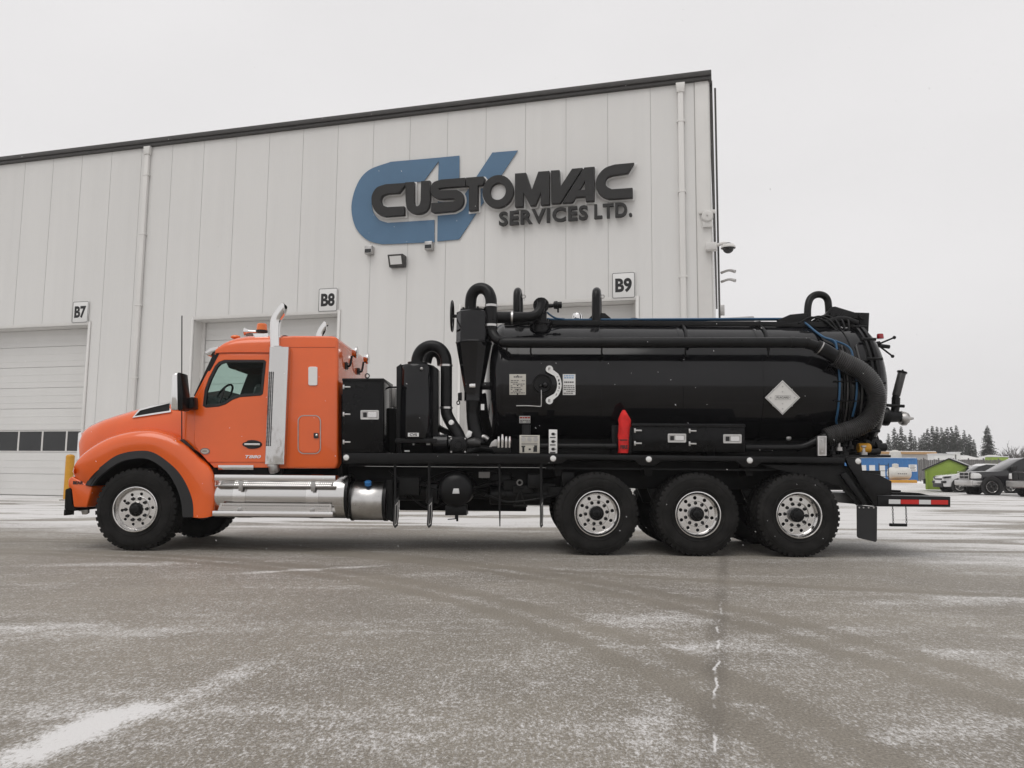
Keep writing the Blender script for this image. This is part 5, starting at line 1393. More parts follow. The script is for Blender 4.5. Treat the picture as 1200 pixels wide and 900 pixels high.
# top catwalk line, hoses, hatches
zt_ = ZT + RT
ytop = CY - 0.30
p = MB(); p.box((xF+0.02, CY-0.40, zt_-0.075), (xB-0.3, CY-0.37, zt_+0.0)); p.obj('top_rail', 'black_satin', tank, bevel=0.006)
def topat(px, py, y): return tp(px, py, y)
for k, dy in enumerate((-0.02, 0.03)):
    hose('blue_hose', 'blue_hose', [(640,373.5,1.0+dy),(660,374.5,1.0+dy),(760,374.2+k*1.2,1.0+dy),(880,373.6+k*1.2,1.0+dy),(930,374+k,1.0+dy),(942,377.5+k,0.9+dy),(955,388,0.7+dy),(965,395,0.5+dy),(978,400+2*k,0.42+dy),(981,410,0.38+dy)], 0.016, n=8)
hose('blue_hose', 'blue_hose', [(978,399,0.40),(992,405,0.36),(998,412,0.32),(1000,425,0.28)], 0.014, n=8)
def skin_hose(name, m, pts, r, lift): 
    p = MB(); p.tube([on_tank(a, b_, lift) for a, b_ in pts], r, 8, 8); return p.obj(name, m, trk, angle=60)
skin_hose('blue_hose', 'blue_hose', [(980,408),(983,430),(984,455),(982,480),(980,494),(984,501)], 0.015, 0.02)
skin_hose('blue_hose', 'blue_hose', [(999,420),(1004,445),(1003,470),(999,488)], 0.015, 0.02)
for i, px in enumerate((987.5, 991, 994.5, 1008)):
    skin_hose('hydraulic_hose', 'hose' if i % 2 else 'black_satin', [(px-5,405),(px+1,430),(px+2.5,455),(px+1,480),(px-3,500)], 0.014, 0.018)
for py in (425, 447, 470):
    p = MB(); p.tube([on_tank(a, py, 0.03) for a in (978, 985, 992, 999, 1006)], 0.010, 6); p.obj('hose_clamp', 'black_satin', trk)
# top equipment: handles, hatch domes, valves
def hoop(px, top, base, y, wpx, r, m='black_satin'):
    a = tp(px, base, y); b_ = tp(px, top, y); w_ = pxm(wpx, y)
    p = MB(); pts = [(a.x - w_*0.1, y-0.16, a.z), (b_.x-w_*0.1, y-0.15, b_.z-0.14), (b_.x, y-0.08, b_.z-0.02), (b_.x+w_*0.15, y+0.06, b_.z-0.01), (b_.x+w_*0.3, y+0.16, b_.z-0.13), (a.x+w_*0.3, y+0.17, a.z)]
    p.tube(pts, r, 12, 6); return p.obj('lifting_hoop', m, tank, angle=60)
h1 = hoop(606.5, 341.5, 385, 1.10, 8, 0.055); h2 = hoop(698.5, 342, 385, 1.10, 10, 0.065)
for h_, px, py in ((h1, 614, 347.5), (h2, 706.3, 347.5)):
    q = tp(px, py, 1.1); p = MB(); p.tube([q + Vector((0.025*math.cos(t), 0, 0.025*math.sin(t))) for t in [2*math.pi*i/12 for i in range(13)]], 0.007, 6, smooth=False); p.obj('ring', 'alloy_dull', h_)
side('hoop_plate', 'black_satin', [(683,382),(684,379.5),(696.5,366.5),(704,366.5),(709,367),(721,377),(722,382),(710,386),(700,388),(690,386)], 0.98, 1.0, 0.003)
p = MB(); q = tp(676.8, 377, 1.15); p.lathe((q.x, 1.15, q.z-0.02), (0, 0, 1), [(0, 0.045), (0.05, 0.045), (0.055, 0.085), (0.10, 0.085), (0.14, 0.07), (0.155, 0.04), (0.157, 0.001)], 20); p.obj('relief_valve', 'chrome', tank)
for px, w_, h_ in ((658.5, 8, 8), (676, 8, 7), (743, 11, 7)):
    q = tp(px, 381, 1.1); r_ = pxm(w_, 1.1); p = MB(); p.lathe((q.x, 1.1, q.z-0.03), (0, 0, 1), [(0, r_*0.7), (0.06, r_*0.7), (0.061, r_), (0.085, r_), (0.086, r_*0.5), (0.13, r_*0.45), (0.131, 0.001)], 20)
    for k in range(8): p.cyl((q.x+r_*0.85*math.cos(k*.785), 1.1+r_*0.85*math.sin(k*.785), q.z+0.05), (q.x+r_*0.85*math.cos(k*.785), 1.1+r_*0.85*math.sin(k*.785), q.z+0.085), 0.012, n=6)
    p.obj('top_fitting', 'black_satin', tank)
# manway covers on the far shoulder
side('manway', 'alloy_dull', [(843,379.5),(843,372.5),(858,371.5),(866,371),(884,370),(885,379.5)], 1.5, 2.0, 0.02)
side('manway_lid', 'plate', [(845,373),(865,371.8),(865,372.8),(845,374)], 1.45, 2.0, 0.004)
for px in (797, 888):
    a = on_tank(px, 384, 0.012); p = MB(); x = tp(px, 380, 0.9).x
    pts = []
    for k in range(14):
        ang = R(82 - 52*k/13); pts.append(Vector((x + 0.03*math.sin(k*0.25), CY - (RT+0.012)*math.cos(ang), ZT + (RT+0.012)*math.sin(ang))))
    p.tube(pts, 0.024, 8, smooth=False); p.obj('weld_strap', 'black_satin', tank, angle=60)
    side('strap_lug', 'black_satin', [(px-9,383),(px-3,376.5),(px+3,376),(px+8,380),(px+9,384)], 0.98, 1.0, 0.003)
side('top_bracket', 'black_satin', [(912,380.5),(912,374.5),(918,372),(926,368.5),(946,366.5),(946,380.5)], 0.9, 0.98, 0.006)

# long vacuum pipe along the flank with the loop to the cyclone
YP = 0.20
main = [(565,352,0.50),(575.3,358,0.42)]
def pipe(name, pts, r, m='black_satin', res=8, n=18): return hose(name, m, pts, r, n=n, res=res)
pipe('vacuum_pipe', [(576,385,0.40),(577.5,391,0.38),(582,397,0.33),(590,400.5,0.26),(600,401.6,YP),(700,401.8,YP),(800,401.6,YP),(935,401.5,YP),(945,402.5,YP),(957,406,YP),(970,412.5,YP-0.01)], 0.073)
for px in (594, 622, 705, 803, 900):
    q = tp(px, 408, 0.25); p = MB(); p.tube([(q.x, 0.22, q.z+0.02), (q.x, 0.24, q.z-0.07), (q.x+0.03, 0.34, q.z-0.10)], 0.012, 8); p.obj('pipe_bracket', 'black_satin', trk)
p = MB(); p.tube(path([(926,401.5,YP),(931,401.5,YP)]), 0.078, 18, smooth=False); p.obj('pipe_sleeve', 'black_satin', trk)
p = MB(); p.tube(path([(957,406,YP),(970,412.5,YP-0.01),(983,422,YP-0.02)]), 0.095, 20, 6); p.obj('hose_cuff', 'black_satin', trk, angle=60)
for px, py in ((960, 407.5),):
    q = tp(px, py, YP); q2 = tp(px+1.2, py+0.7, YP); p = MB(); p.tube([q, q2], 0.1, 20, smooth=False); p.obj('hose_band', 'alloy_dull', trk)
# corrugated suction hose
ctrl = [(979,419,YP-0.02),(992,425.5,YP-0.03),(1008,434,YP-0.03),(1020,446,YP-0.02),(1027,461,YP),(1026,478,YP+0.02),(1018,492,YP+0.03),(1005,501,YP+0.03),(990,506,YP+0.03),(978,509.5,YP+0.04),(968,513,YP+0.05)]
P_, _ = catmull([tp(*c) for c in ctrl], 40, [1]*len(ctrl))
# even spacing along the hose, four stations a corrugation
acc = [0.0]
for i in range(1, len(P_)): acc.append(acc[-1] + (P_[i]-P_[i-1]).length)
tot = acc[-1]; pitch = 0.026; N = int(tot/pitch)*4; even = []; j = 0
for i in range(N+1):
    s_ = tot*i/N
    while j < len(acc)-2 and acc[j+1] < s_: j += 1
    t = (s_-acc[j])/max(1e-9, acc[j+1]-acc[j]); even.append(P_[j].lerp(P_[j+1], t))
p = MB(); p.tube(even, [(0.128, 0.121, 0.114, 0.121)[i % 4] for i in range(N+1)], 28, smooth=False); p.obj('suction_hose', 'hose', trk, angle=80)
pipe('drain_pipe', [(968,513,YP+0.05),(955,518,YP+0.05),(944,522.5,YP+0.05),(930,524.6,YP+0.05),(873,524.8,YP+0.05)], [0.085,0.06,0.052,0.05,0.05])
p = MB(); q0 = tp(958.5, 533.5, 0.10); q1 = tp(968, 511.5, 0.10); p.box((q0.x, 0.10, q0.z), (q1.x, 0.14, q1.z)); hb = p.obj('hose_bracket', 'alloy_dull', trk, bevel=0.006)
me = curve_mesh('bracket_rim', [XZ([(958.2,534),(968.4,534),(968.4,511),(958.2,511)], 0.098), XZ([(959.6,532.8),(967,532.8),(967,512.3),(959.6,512.3)], 0.098)], 0.004); link('bracket_rim', place(me, 0, 0.096, 0), 'steel', hb)
for py in (516, 529): 
    q = tp(963.3, py, 0.098); p = MB(); p.cyl((q.x, 0.099, q.z), (q.x, 0.088, q.z), 0.012, n=8); p.obj('bolt', 'steel', hb)

# rear hinge arms and lift cylinder on top
side('hinge_arm', 'black_satin', [(944,384),(948,378),(962,374),(975,359.5),(979,359),(1002,366),(1019,366.5),(1018,388),(1012,398),(1008,392),(1008,374),(992,372),(980,380),(962,384)], 0.95, 1.05, 0.008)
side('hinge_arm', 'black_satin', [(952,384),(958,378),(975,366),(985,366),(1000,371),(1015,372),(1014,392),(1006,398),(1000,388),(985,384)], 1.5, 1.6, 0.008)
hose('lifting_hoop', 'black_satin', [(946.5,379,0.95),(946.5,362,0.95),(949,351,0.98),(955,345.8,1.0),(963,345.5,1.02),(969,350,1.05),(971,360,1.05),(971.5,384,1.05)], 0.052, n=14)
hose('hinge_cylinder', 'black_satin', [(960,380,0.9),(985,374,0.9),(1005,379,0.9)], 0.05, n=14)
for (px, py) in ((976,368),(989,371),(1010,371)):
    q = tp(px, py, 0.93); p = MB(); p.cyl((q.x, 0.90, q.z), (q.x, 1.62, q.z), 0.045, n=14); p.obj('hinge_pin', 'black_satin', trk)
for i in range(5):
    hose('hydraulic_hose', 'black_satin', [(936+6*i,379,0.85+0.05*i),(950+8*i,372-1*i,0.88+0.04*i),(966+7*i,376,0.85),(983+3*i,390+3*i,0.75),(994+2*i,402+3*i,0.55)], 0.016, n=8)
side('door_dome_lug', 'black_satin', [(1000,384),(1010,386),(1018,400),(1012,404),(1002,396)], 0.8, 1.7, 0.01)
# red marker lamp, lever cross
q = tp(1031.5, 395.5, 1.1); p = MB(); p.cyl(q - Vector((0, 0, 0.02)), q + Vector((0, 0, 0.055)), 0.052, 0.044, n=16); p.obj('red_lamp', 'lens_red', trk, bevel=0.008)
for pts, r_ in (([(1004,408,1.1),(1018,404,1.1),(1031,402,1.1)], 0.03), ([(1030,403,1.1),(1048,395.5,1.05)], 0.013), ([(1030,405,1.1),(1042,406.5,1.12)], 0.03), ([(1031,406,1.1),(1046,417.5,1.15)], 0.013)):
    hose('door_latch_lever', 'black_satin', pts, r_, n=10)
for px, py, y in ((1048,395.5,1.05),(1046,417.5,1.15)):
    p = MB(); p.ball(tp(px, py, y), 0.026, 10, 8); p.obj('lever_knob', 'black_satin', trk)
# discharge valve with upright actuator
pA = tp(1050, 464, 1.2); pB = tp(1057, 437, 1.2)
p = MB(); p.tube([pA, pB], 0.058, 18, smooth=False); ac = p.obj('valve_actuator', 'hose', trk, bevel=0.01)
p = MB(); dv = (pB-pA).normalized(); p.tube([pB, pB+dv*0.02], 0.072, 18, smooth=False); p.tube([pB+dv*0.02, pB+dv*0.05], 0.014, 8, smooth=False); p.tube([pA-dv*0.06, pA], 0.05, 14, smooth=False); p.obj('actuator_cap', 'black_satin', ac)
hose('valve_stem', 'black_satin', [(1050,466,1.2),(1049.5,476,1.2),(1047,490,1.2)], 0.06, n=12)
hose('valve_handle', 'black_satin', [(1036,474.5,1.15),(1045,475.3,1.15),(1059.5,476,1.15)], 0.024, n=10)
p = MB(); q = tp(1042, 488, 1.2); p.lathe(q - Vector((0.18, 0, 0)), (1, 0, 0), [(0, 0.10), (0.06, 0.12), (0.10, 0.14), (0.15, 0.14), (0.17, 0.09), (0.34, 0.08), (0.35, 0.02)], 24, True); p.obj('discharge_valve', 'black_satin', trk)
p = MB(); q = tp(1054.5, 491, 1.2); p.lathe(q, (1, 0, 0.05), [(0, 0.08), (0.03, 0.10), (0.08, 0.10), (0.085, 0.07), (0.12, 0.065), (0.125, 0.03), (0.20, 0.015)], 22, True); p.obj('coupling_cap', 'alloy_dull', trk)
hose('coupling_lever', 'alloy', [(1056,482,1.15),(1064,485,1.15),(1067,491,1.15)], 0.010, n=6)
# pump gear low at the rear
for px, py, y, r_, h_ in ((1016,519,0.7,0.12,0.2),(1027,521,0.9,0.10,0.16),(1032,524,0.8,0.08,0.2),(1006,523,0.6,0.09,0.15)):
    q = tp(px, py, y); p = MB(); p.lathe(q - Vector((h_/2, 0, 0)), (1, 0.2, 0), [(0, r_*0.5), (0.01, r_), (h_*0.4, r_), (h_*0.42, r_*0.75), (h_*0.9, r_*0.75), (h_, r_*0.3)], 20, True); p.obj('pump_body', 'black_satin', trk)
side('rear_support', 'black_satin', [(1019,504),(1028,505),(1032,516),(1032,536),(1018,536)], 0.9, 1.6, 0.03)
p = MB(); q = tp(1005.5, 525, 0.35); p.lathe(q, (1, 0, 0), [(0, 0.01), (0.0, 0.06), (0.03, 0.068), (0.14, 0.068), (0.16, 0.06), (0.16, 0.01)], 18); p.obj('filter_cap', 'yellow', trk)
for i, (px, py) in enumerate(((975,528),(983,524),(990,529),(996,522),(1012,530),(987,533))):
    q = tp(px, py, 0.3); p = MB(); p.lathe(q - Vector((0, 0, 0.05)), (0, 0, 1), [(0, 0.05), (0.05, 0.05), (0.055, 0.025), (0.11, 0.022), (0.12, 0.04), (0.14, 0.04)], 12, True); p.obj('rear_valve', 'alloy_dull' if i % 3 == 1 else 'black_satin', trk)
hose('rear_pipe', 'black_satin', [(975,530,0.5),(1000,531,0.5),(1030,529,0.6)], 0.045)
p = MB(); q0 = tp(972, 535.5, .3); p.box((q0.x, 0.2, q0.z), (tp(1040,535,.3).x, 2.2, q0.z+0.03)); p.obj('rear_tray', 'black_satin', trk)

# decals on the tank
def tank_decal(name, m, pts, lift=0.006, parent=trk):
    xs = [a for a, _ in pts]; x0, x1 = min(xs), max(xs); ys = [b_ for _, b_ in pts]; y0, y1 = min(ys), max(ys)
    p = MB(); rows = []
    for i in range(7):
        py = y0 + (y1-y0)*i/6; rows.append([on_tank(x0, py, lift), on_tank(x1, py, lift)])
    p.grid(rows); return p.obj(name, m, parent, thick=0.003)
dp = tank_decal('data_plate', 'plate', [(597,438.5),(616.3,462.6)])
rr = random.Random(3)
def rows_of_print(x0, y0, x1, y1, n, m, lift, parent, gap=0.45, fill=0.75):
    p = MB()
    for i in range(n):
        py = y0 + (y1-y0)*(i+0.2)/n; x = x0
        while x < x1-1:
            ln = rr.uniform(1.0, 3.2)
            if rr.random() < fill:
                a = on_tank(x, py, lift); b_ = on_tank(min(x+ln, x1), py+(y1-y0)/n*(1-gap), lift)
                c_ = on_tank(min(x+ln, x1), py, lift); d_ = on_tank(x, py+(y1-y0)/n*(1-gap), lift)
                p.add([a, c_, b_, d_], [(0,1,2,3)])
            x += ln + 0.5
    return tag(p.obj('print', m, parent, smooth=False), kind='stuff')
rows_of_print(602,440,612,443.5, 1, 'ink_grey', 0.010, dp, fill=1); rows_of_print(598.5,445,615,461.5, 8, 'ink_grey', 0.010, dp)
cs = tank_decal('chart_sticker', 'white', [(659.5,438.5),(674.3,462.8)])
rows_of_print(661,439.3,673,444, 2, 'blue_print', 0.010, cs, fill=0.9); rows_of_print(661,446.5,673,449.3, 1, 'ink', 0.010, cs, fill=1); rows_of_print(660.5,451,673.3,462, 5, 'ink_grey', 0.010, cs)
wsn = tank_decal('warning_sticker', 'white', [(608.5,487.5),(621.5,495.8)]); rows_of_print(609,488,621,491, 1, 'red_tape', 0.010, wsn, fill=1); rows_of_print(609.5,492,621,495.4, 2, 'ink_grey', 0.010, wsn)
# level gauge and curved white scale
gc = on_tank(635.5, 449.5, 0.0); yg = gc.y
p = MB(); p.lathe((gc.x, yg+0.03, gc.z), (0, -1, 0), [(0, 0.135), (0.05, 0.135), (0.07, 0.128), (0.072, 0.118), (0.045, 0.112), (0.045, 0.001)], 36); lg = p.obj('level_gauge', 'black_satin', trk, angle=40)
p = MB(); p.ball((gc.x-0.02, yg-0.02, gc.z-0.035), 0.028, 10, 8); p.ball((gc.x+0.04, yg-0.02, gc.z-0.02), 0.045, 12, 8); p.obj('gauge_boss', 'black_gloss', lg)
hose('gauge_lever', 'alloy_dull', [(634.3,457,yg-0.05),(634.4,466,yg-0.06),(634.2,475,yg-0.06),(632.5,476.3,yg-0.06),(620,475.6,yg-0.06),(605,475.5,yg-0.06)], 0.007, n=8)
yl = yg - 0.06
c0x, c0y, rr_ = 633.0, 450.8, 22.5
arc = [(c0x + (rr_+2.6)*math.cos(R(t)), c0y + (rr_+2.6)*math.sin(R(t))*0.94) for t in range(-46, 47, 4)] 
arc_i = [(c0x + (rr_-2.6)*math.cos(R(t)), c0y + (rr_-2.6)*math.sin(R(t))*0.94) for t in range(46, -47, -4)]
endc = [(643.8 + 0, 432.8), (643.8, 469.2)]
def cap(cx, cy, a0, a1, r_=4.3): return [(cx + r_*math.cos(R(a0+(a1-a0)*i/12)), cy + r_*math.sin(R(a0+(a1-a0)*i/12))) for i in range(13)]
outl = cap(643.8, 432.6, 130, 370) + arc[3:-3] + cap(643.8, 469.4, -10, 230) + arc_i[3:-3]
sc_ = flatshape('level_scale', 'white', [outl], yl, 0.006)
for cy_ in (432.4, 469.6):
    q = tp(643.8, cy_, yl-0.004); me = text_mesh('mark', 'F' if cy_ < 450 else 'E', 0.05, 0.001, 0.0015, height=0.038, width=0.028); link('mark', place(me, q.x, yl-0.0045, q.z), 'ink_grey', sc_)
for t, body in ((-26, '-'), (-14, 'l'), (-3, '1'), (9, '2'), (20, '-'), (33, '/')):
    q = tp(c0x+rr_*math.cos(R(t)), c0y+rr_*0.94*math.sin(R(t)), yl-0.004); me = text_mesh('mark', body, 0.04, 0.001, 0.002, height=(0.030 if body in '12l/' else 0.006), width=(0.020 if body != '-' else 0.024)); link('mark', place(me, q.x, yl-0.0045, q.z), 'ink', sc_)
# placard holder
pc = on_tank(917, 466, 0.0); yp = pc.y - 0.045
plc = flatshape('placard_holder', 'white_metal', [[(917,445.6),(937.6,466),(917,486.2),(896.3,466)]], yp, 0.012, bevel=0.003)
flatshape('placard_frame', 'alloy_dull', [[(917,446.6),(936.6,466),(917,485.2),(897.3,466)], [(917,448.0),(935.2,466),(917,483.8),(898.7,466)]], yp-0.008, 0.004, parent=plc)
flatshape('placard_face', 'alloy_dull', [[(908,463.2),(926.8,463.2),(926.8,468.6),(908,468.6)], [(908.6,463.8),(926.2,463.8),(926.2,468.0),(908.6,468.0)]], yp-0.008, 0.003, parent=plc)
q = tp(917.3, 465.9, yp); me = text_mesh('lettering', 'PLACARD', 0.04, 0.001, 0.001, width=0.175, height=0.028); link('lettering', place(me, q.x, yp-0.008, q.z), 'ink_grey', plc)
for a_, b_ in ((917,453),(917,479),(906,456.5),(928,456.5),(906,475.5),(928,475.5),(903,466),(931,466),(917,459),(917,473)):
    q = tp(a_, b_, yp-0.006); p = MB(); p.cyl((q.x, yp-0.004, q.z), (q.x, yp-0.012, q.z), 0.010, n=8); p.obj('rivet', 'alloy_dull', plc)
q = on_tank(924, 513.5, 0.0); p = MB(); p.lathe((q.x, q.y+0.02, q.z), (0, -1, 0), [(0, 0.034), (0.04, 0.034), (0.045, 0.02), (0.046, 0.001)], 16); p.obj('tank_plug', 'alloy_dull', trk)

# long tool locker under the tank
lx0, lx1 = 741, 873
side('tool_locker', 'black_locker', [(lx0,495.5),(lx1,496.5),(lx1,529.8),(lx0,528.8)], 0.10, 0.55, 0.008)
side('locker_drip_edge', 'black_satin', [(lx0-0.5,496.6),(lx1+0.5,497.6),(lx1+0.5,500.4),(lx0-0.5,499.4)], 0.080, 0.10, 0.004)
dr_ = side('locker_door', 'black_locker', [(744,502),(806,502.5),(806,527.2),(744,526.8)], 0.088, 0.10, 0.004); dr2 = side('locker_door', 'black_locker', [(808,502.5),(870,503),(870,527.8),(808,527.2)], 0.088, 0.10, 0.004)
def tbar(px, py, y, parent, d=1):
    p = MB(); q = tp(px, py, y); s_ = pxm(1, y)
    p.box((q.x, y-0.012, q.z-s_*2.6), (q.x+s_*2.0*d, y, q.z+s_*2.6)); p.box((q.x+s_*2.0*d, y-0.010, q.z-s_*0.9), (q.x+s_*9*d, y, q.z+s_*0.9)); return p.obj('hinge', 'steel', parent, bevel=0.004)
for px, py, par in ((743,504.5,dr_),(743,519.5,dr_),(807,505,dr2),(807,520,dr2)): tbar(px, py, 0.087, par)
def paddle_latch(x0, y0, x1, y1, y, parent):
    o = flatshape('paddle_latch', 'steel', [rr_px(x0, y0, x1, y1, 1.2), rr_px(x0+1.4, y0+1.6, x1-1.4, y1-1.6, 0.8)], y-0.006, 0.012, parent=parent, bevel=0.002)
    flatshape('latch_dish', 'alloy_dull', [rr_px(x0+1.3, y0+1.5, x1-1.3, y1-1.5, 0.8)], y-0.003, 0.004, parent=o if parent is trk else parent)
    w_ = x1-x0
    flatshape('latch_paddle', 'polished', [rr_px(x0+w_*0.40, y0+2.4, x1-w_*0.12, y1-2.4, 0.6)], y-0.012, 0.010, parent=o if parent is trk else parent, bevel=0.002)
    flatshape('latch_lock', 'ink', [rr_px(x0+w_*0.14, y0+2.6, x0+w_*0.34, y1-2.6, 0.6)], y-0.008, 0.006, parent=o if parent is trk else parent)
paddle_latch(782.5, 508.2, 804, 518.6, 0.087, trk); paddle_latch(847.5, 509, 869, 519.5, 0.087, trk)
pipe('water_pipe', [(632,522.8,0.16),(680,523,0.16),(722,523.2,0.16)], 0.042, m='black_satin')
# control stickers and gauge panel
gpn = side('gauge_panel', 'plate', [(608.8,509.8),(632.4,510),(632.4,531),(608.8,531)], 0.06, 0.09, 0.004)
for i, (px, py, r_) in enumerate(((613.5,514.8,2.7),(620.5,514.8,2.6),(627.6,514.8,2.7))):
    q = tp(px, py, 0.058); r_m = pxm(r_); p = MB(); p.lathe((q.x, 0.060, q.z), (0, -1, 0), [(0, r_m), (0.012, r_m), (0.012, r_m*0.8), (0.008, r_m*0.78), (0.008, 0.001)], 20); p.obj('gauge', 'alloy_dull', gpn)
p = MB()
for a_, b_, c_, d_ in ((612,524,614.5,530),(611,522.5,615.5,524),(626,522,629.5,524),(625,524,629.5,529.5),(619.5,525.5,622,527.5)): 
    q0 = tp(a_, d_, 0.058); q1 = tp(c_, b_, 0.058); p.box((q0.x, 0.056, q0.z), (q1.x, 0.0598, q1.z))
tag(p.obj('control_print', 'ink', gpn), kind='stuff')
p = MB()
for py in (519.5, 521, 511.2):
    q0 = tp(611, py+0.5, 0.058); q1 = tp(630, py, 0.058); p.box((q0.x, 0.057, q0.z), (q1.x, 0.0598, q1.z))
tag(p.obj('control_print', 'ink_grey', gpn), kind='stuff')
asn = side('arrow_panel', 'white', [(643.2,503.3),(653,503.5),(653,531.3),(643.2,531.2)], 0.06, 0.075, 0.002)
for py in (508.6, 517.4, 526.3):
    p = MB(); q = tp(648, py, 0.058); s_ = pxm(1)
    p.prism([(q.x-1.2*s_, q.z-1.5*s_), (q.x+1.8*s_, q.z-1.7*s_), (q.x+1.8*s_, q.z-0.6*s_), (q.x+4.2*s_, q.z), (q.x+1.8*s_, q.z+0.6*s_), (q.x+1.8*s_, q.z+1.7*s_), (q.x-1.2*s_, q.z+1.5*s_), (q.x-2.2*s_, q.z)], 0.055, 0.0598)
    q0 = tp(644.5, py+4.6, 0.058); q1 = tp(651, py+3.4, 0.058); p.box((q0.x, 0.056, q0.z), (q1.x, 0.0598, q1.z)); p.obj('arrow', 'ink', asn)
# lever bank
bank = side('lever_bank', 'black_satin', [(576,523),(598,523),(598,530),(594,531.5),(580,531.5)], 0.16, 0.30, 0.006)
for i, px in enumerate((584.2, 588.6, 593, 597.2)):
    p = MB(); q0 = tp(px, 524.5, 0.15); q1 = tp(px+0.2, 511.5-(i == 1)*2.5, 0.14); p.tube([q0, q0.lerp(q1, 0.6), q1], [0.016, 0.020, 0.012], 10, 3); p.obj('lever', 'alloy', bank)
side('lever_bracket', 'alloy_dull', [(573,524),(576,518),(580,515),(583,515),(583,524)], 0.18, 0.2, 0.004)

# ================================================================ cyclone and front piping
def zpt(px, py, y): return tp(px, py, y)
yc = 0.55
cx = tp(555.5, 400, yc).x; top_ = tp(555, 366.5, yc).z; mid_ = tp(555, 402, yc).z; bot_ = tp(555, 470, yc).z
rc = pxm(21.5, yc)
p = MB(); nseg = 12
p.lathe((cx, yc, top_), (0, 0, -1), [(0, 0.02), (0, rc*0.94), (0.012, rc), (top_-mid_-0.01, rc), (top_-mid_, rc*1.03), (top_-mid_+0.012, rc*1.03), (top_-mid_+0.02, rc), (top_-bot_-0.13, rc*0.50), (top_-bot_, rc*0.50), (top_-bot_, 0.02)], nseg)
cy_ = p.obj('cyclone', 'black_gloss', trk, angle=20)
p = MB(); p.lathe((cx, yc, top_), (0, 0, 1), [(0.001, rc*0.80), (0.03, rc*0.80), (0.031, rc*0.6)], 24)
for k in range(10): p.cyl((cx+rc*0.72*math.cos(k*.628), yc+rc*0.72*math.sin(k*.628), top_), (cx+rc*0.72*math.cos(k*.628), yc+rc*0.72*math.sin(k*.628), top_+0.055), 0.016, n=6)
p.obj('cyclone_lid', 'black_satin', cy_)
p = MB(); q0 = tp(530, 370.5, yc); p.cyl(q0, q0 + Vector((0.10, 0, 0)), 0.025, n=10); rw = pxm(18, yc)
p.tube([q0 + Vector((0, rw*math.cos(t), rw*math.sin(t))) for t in [2*math.pi*i/28 for i in range(29)]], 0.014, 8, smooth=False)
for k in range(3): a = 2*math.pi*k/3; p.tube([q0, q0+Vector((0, rw*math.cos(a), rw*math.sin(a)))], 0.010, 6, smooth=False)
p.obj('hand_wheel', 'black_satin', cy_)
side('cyclone_clamp', 'alloy', [(550,450),(557,449.5),(557,454),(550,454)], yc-0.16, yc-0.10, 0.004, parent=cy_)
side('cyclone_clamp', 'black_satin', [(536.5,460.5),(541,459.5),(541,469),(536.5,469)], yc-0.05, yc+0.05, 0.006, parent=cy_)
p = MB(); q = tp(537, 472, yc); p.tube([q + Vector((0.020*math.cos(t), 0, 0.026*math.sin(t))) for t in [2*math.pi*i/12 for i in range(13)]], 0.008, 6, smooth=False); p.obj('shackle', 'black_satin', cy_)
hose('cyclone_outlet', 'black_satin', [(555,470,yc),(554,485,yc),(556,500,yc),(560,520,yc)], [0.11,0.09,0.10,0.12], n=16)
pipe('support_arm', [(560,452.5,yc),(572,452.3,yc),(586,452.5,yc+0.05)], 0.055)
# crossover hoop above the cyclone
pipe('crossover_pipe', [(552,367,0.55),(551.5,356,0.54),(553,346,0.52),(558,339.5,0.50),(565,338,0.48),(571.5,341.5,0.45),(575,349,0.42),(575.6,359,0.41),(575.7,372,0.40),(576,386,0.40)], 0.082, n=20)
for py in (358.5, 381.5):
    a = tp(575.7, py, 0.40); p = MB(); p.cyl((a.x, 0.40, a.z-0.016), (a.x, 0.40, a.z+0.016), 0.089, n=22); p.obj('pipe_clamp', 'steel', trk)
pipe('branch_pipe', [(556,373,0.42),(562,372.5,0.42),(570,372,0.44),(600,372,0.50),(618,371.5,0.55),(627,369,0.58),(632.5,363.5,0.60),(634.3,356,0.62),(634.3,352,0.62)], [0.04,0.07,0.085,0.082,0.072,0.068,0.065,0.062,0.062], n=18)
a = tp(600, 372, 0.5); p = MB(); p.cyl((a.x-0.014, 0.5, a.z), (a.x+0.014, 0.5, a.z), 0.092, n=22); p.obj('pipe_clamp', 'steel', trk)
# flanged valve behind the branch
q = tp(634, 358.2, 0.72); p = MB(); p.lathe(q, (0, -1, 0), [(0, 0.02), (0, 0.115), (0.035, 0.115), (0.035, 0.06)], 28)
for k in range(8): a = 2*math.pi*(k+.5)/8; p.cyl((q.x+0.10*math.cos(a), q.y-0.055, q.z+0.10*math.sin(a)), (q.x+0.10*math.cos(a), q.y+0.03, q.z+0.10*math.sin(a)), 0.016, n=6)
vf = p.obj('valve_flange', 'black_satin', trk)
hose('valve_arm', 'black_satin', [(640,358.5,0.72),(648,358.3,0.72),(652,357.8,0.72)], [0.03,0.026,0.04], n=10)
p = MB(); q = tp(654, 357.5, 0.72); p.lathe(q - Vector((0.07, 0, 0)), (1, 0, 0), [(0, 0.03), (0.01, 0.055), (0.06, 0.06), (0.065, 0.045), (0.12, 0.05), (0.13, 0.02)], 14, True); p.tube([q, q - Vector((0, 0, 0.11))], 0.014, 8, smooth=False); p.obj('valve_head', 'black_satin', trk)
p = MB(); q = tp(633.5, 375, 0.8); p.lathe(q - Vector((0, 0, 0.22)), (0, 0, 1), [(0, 0.13), (0.15, 0.13), (0.151, 0.16), (0.19, 0.16), (0.2, 0.09), (0.34, 0.09)], 22, True)
for k in range(8): p.cyl((q.x+0.14*math.cos(k*.785), q.y+0.14*math.sin(k*.785), q.z-0.10), (q.x+0.14*math.cos(k*.785), q.y+0.14*math.sin(k*.785), q.z+0.0), 0.014, n=6)
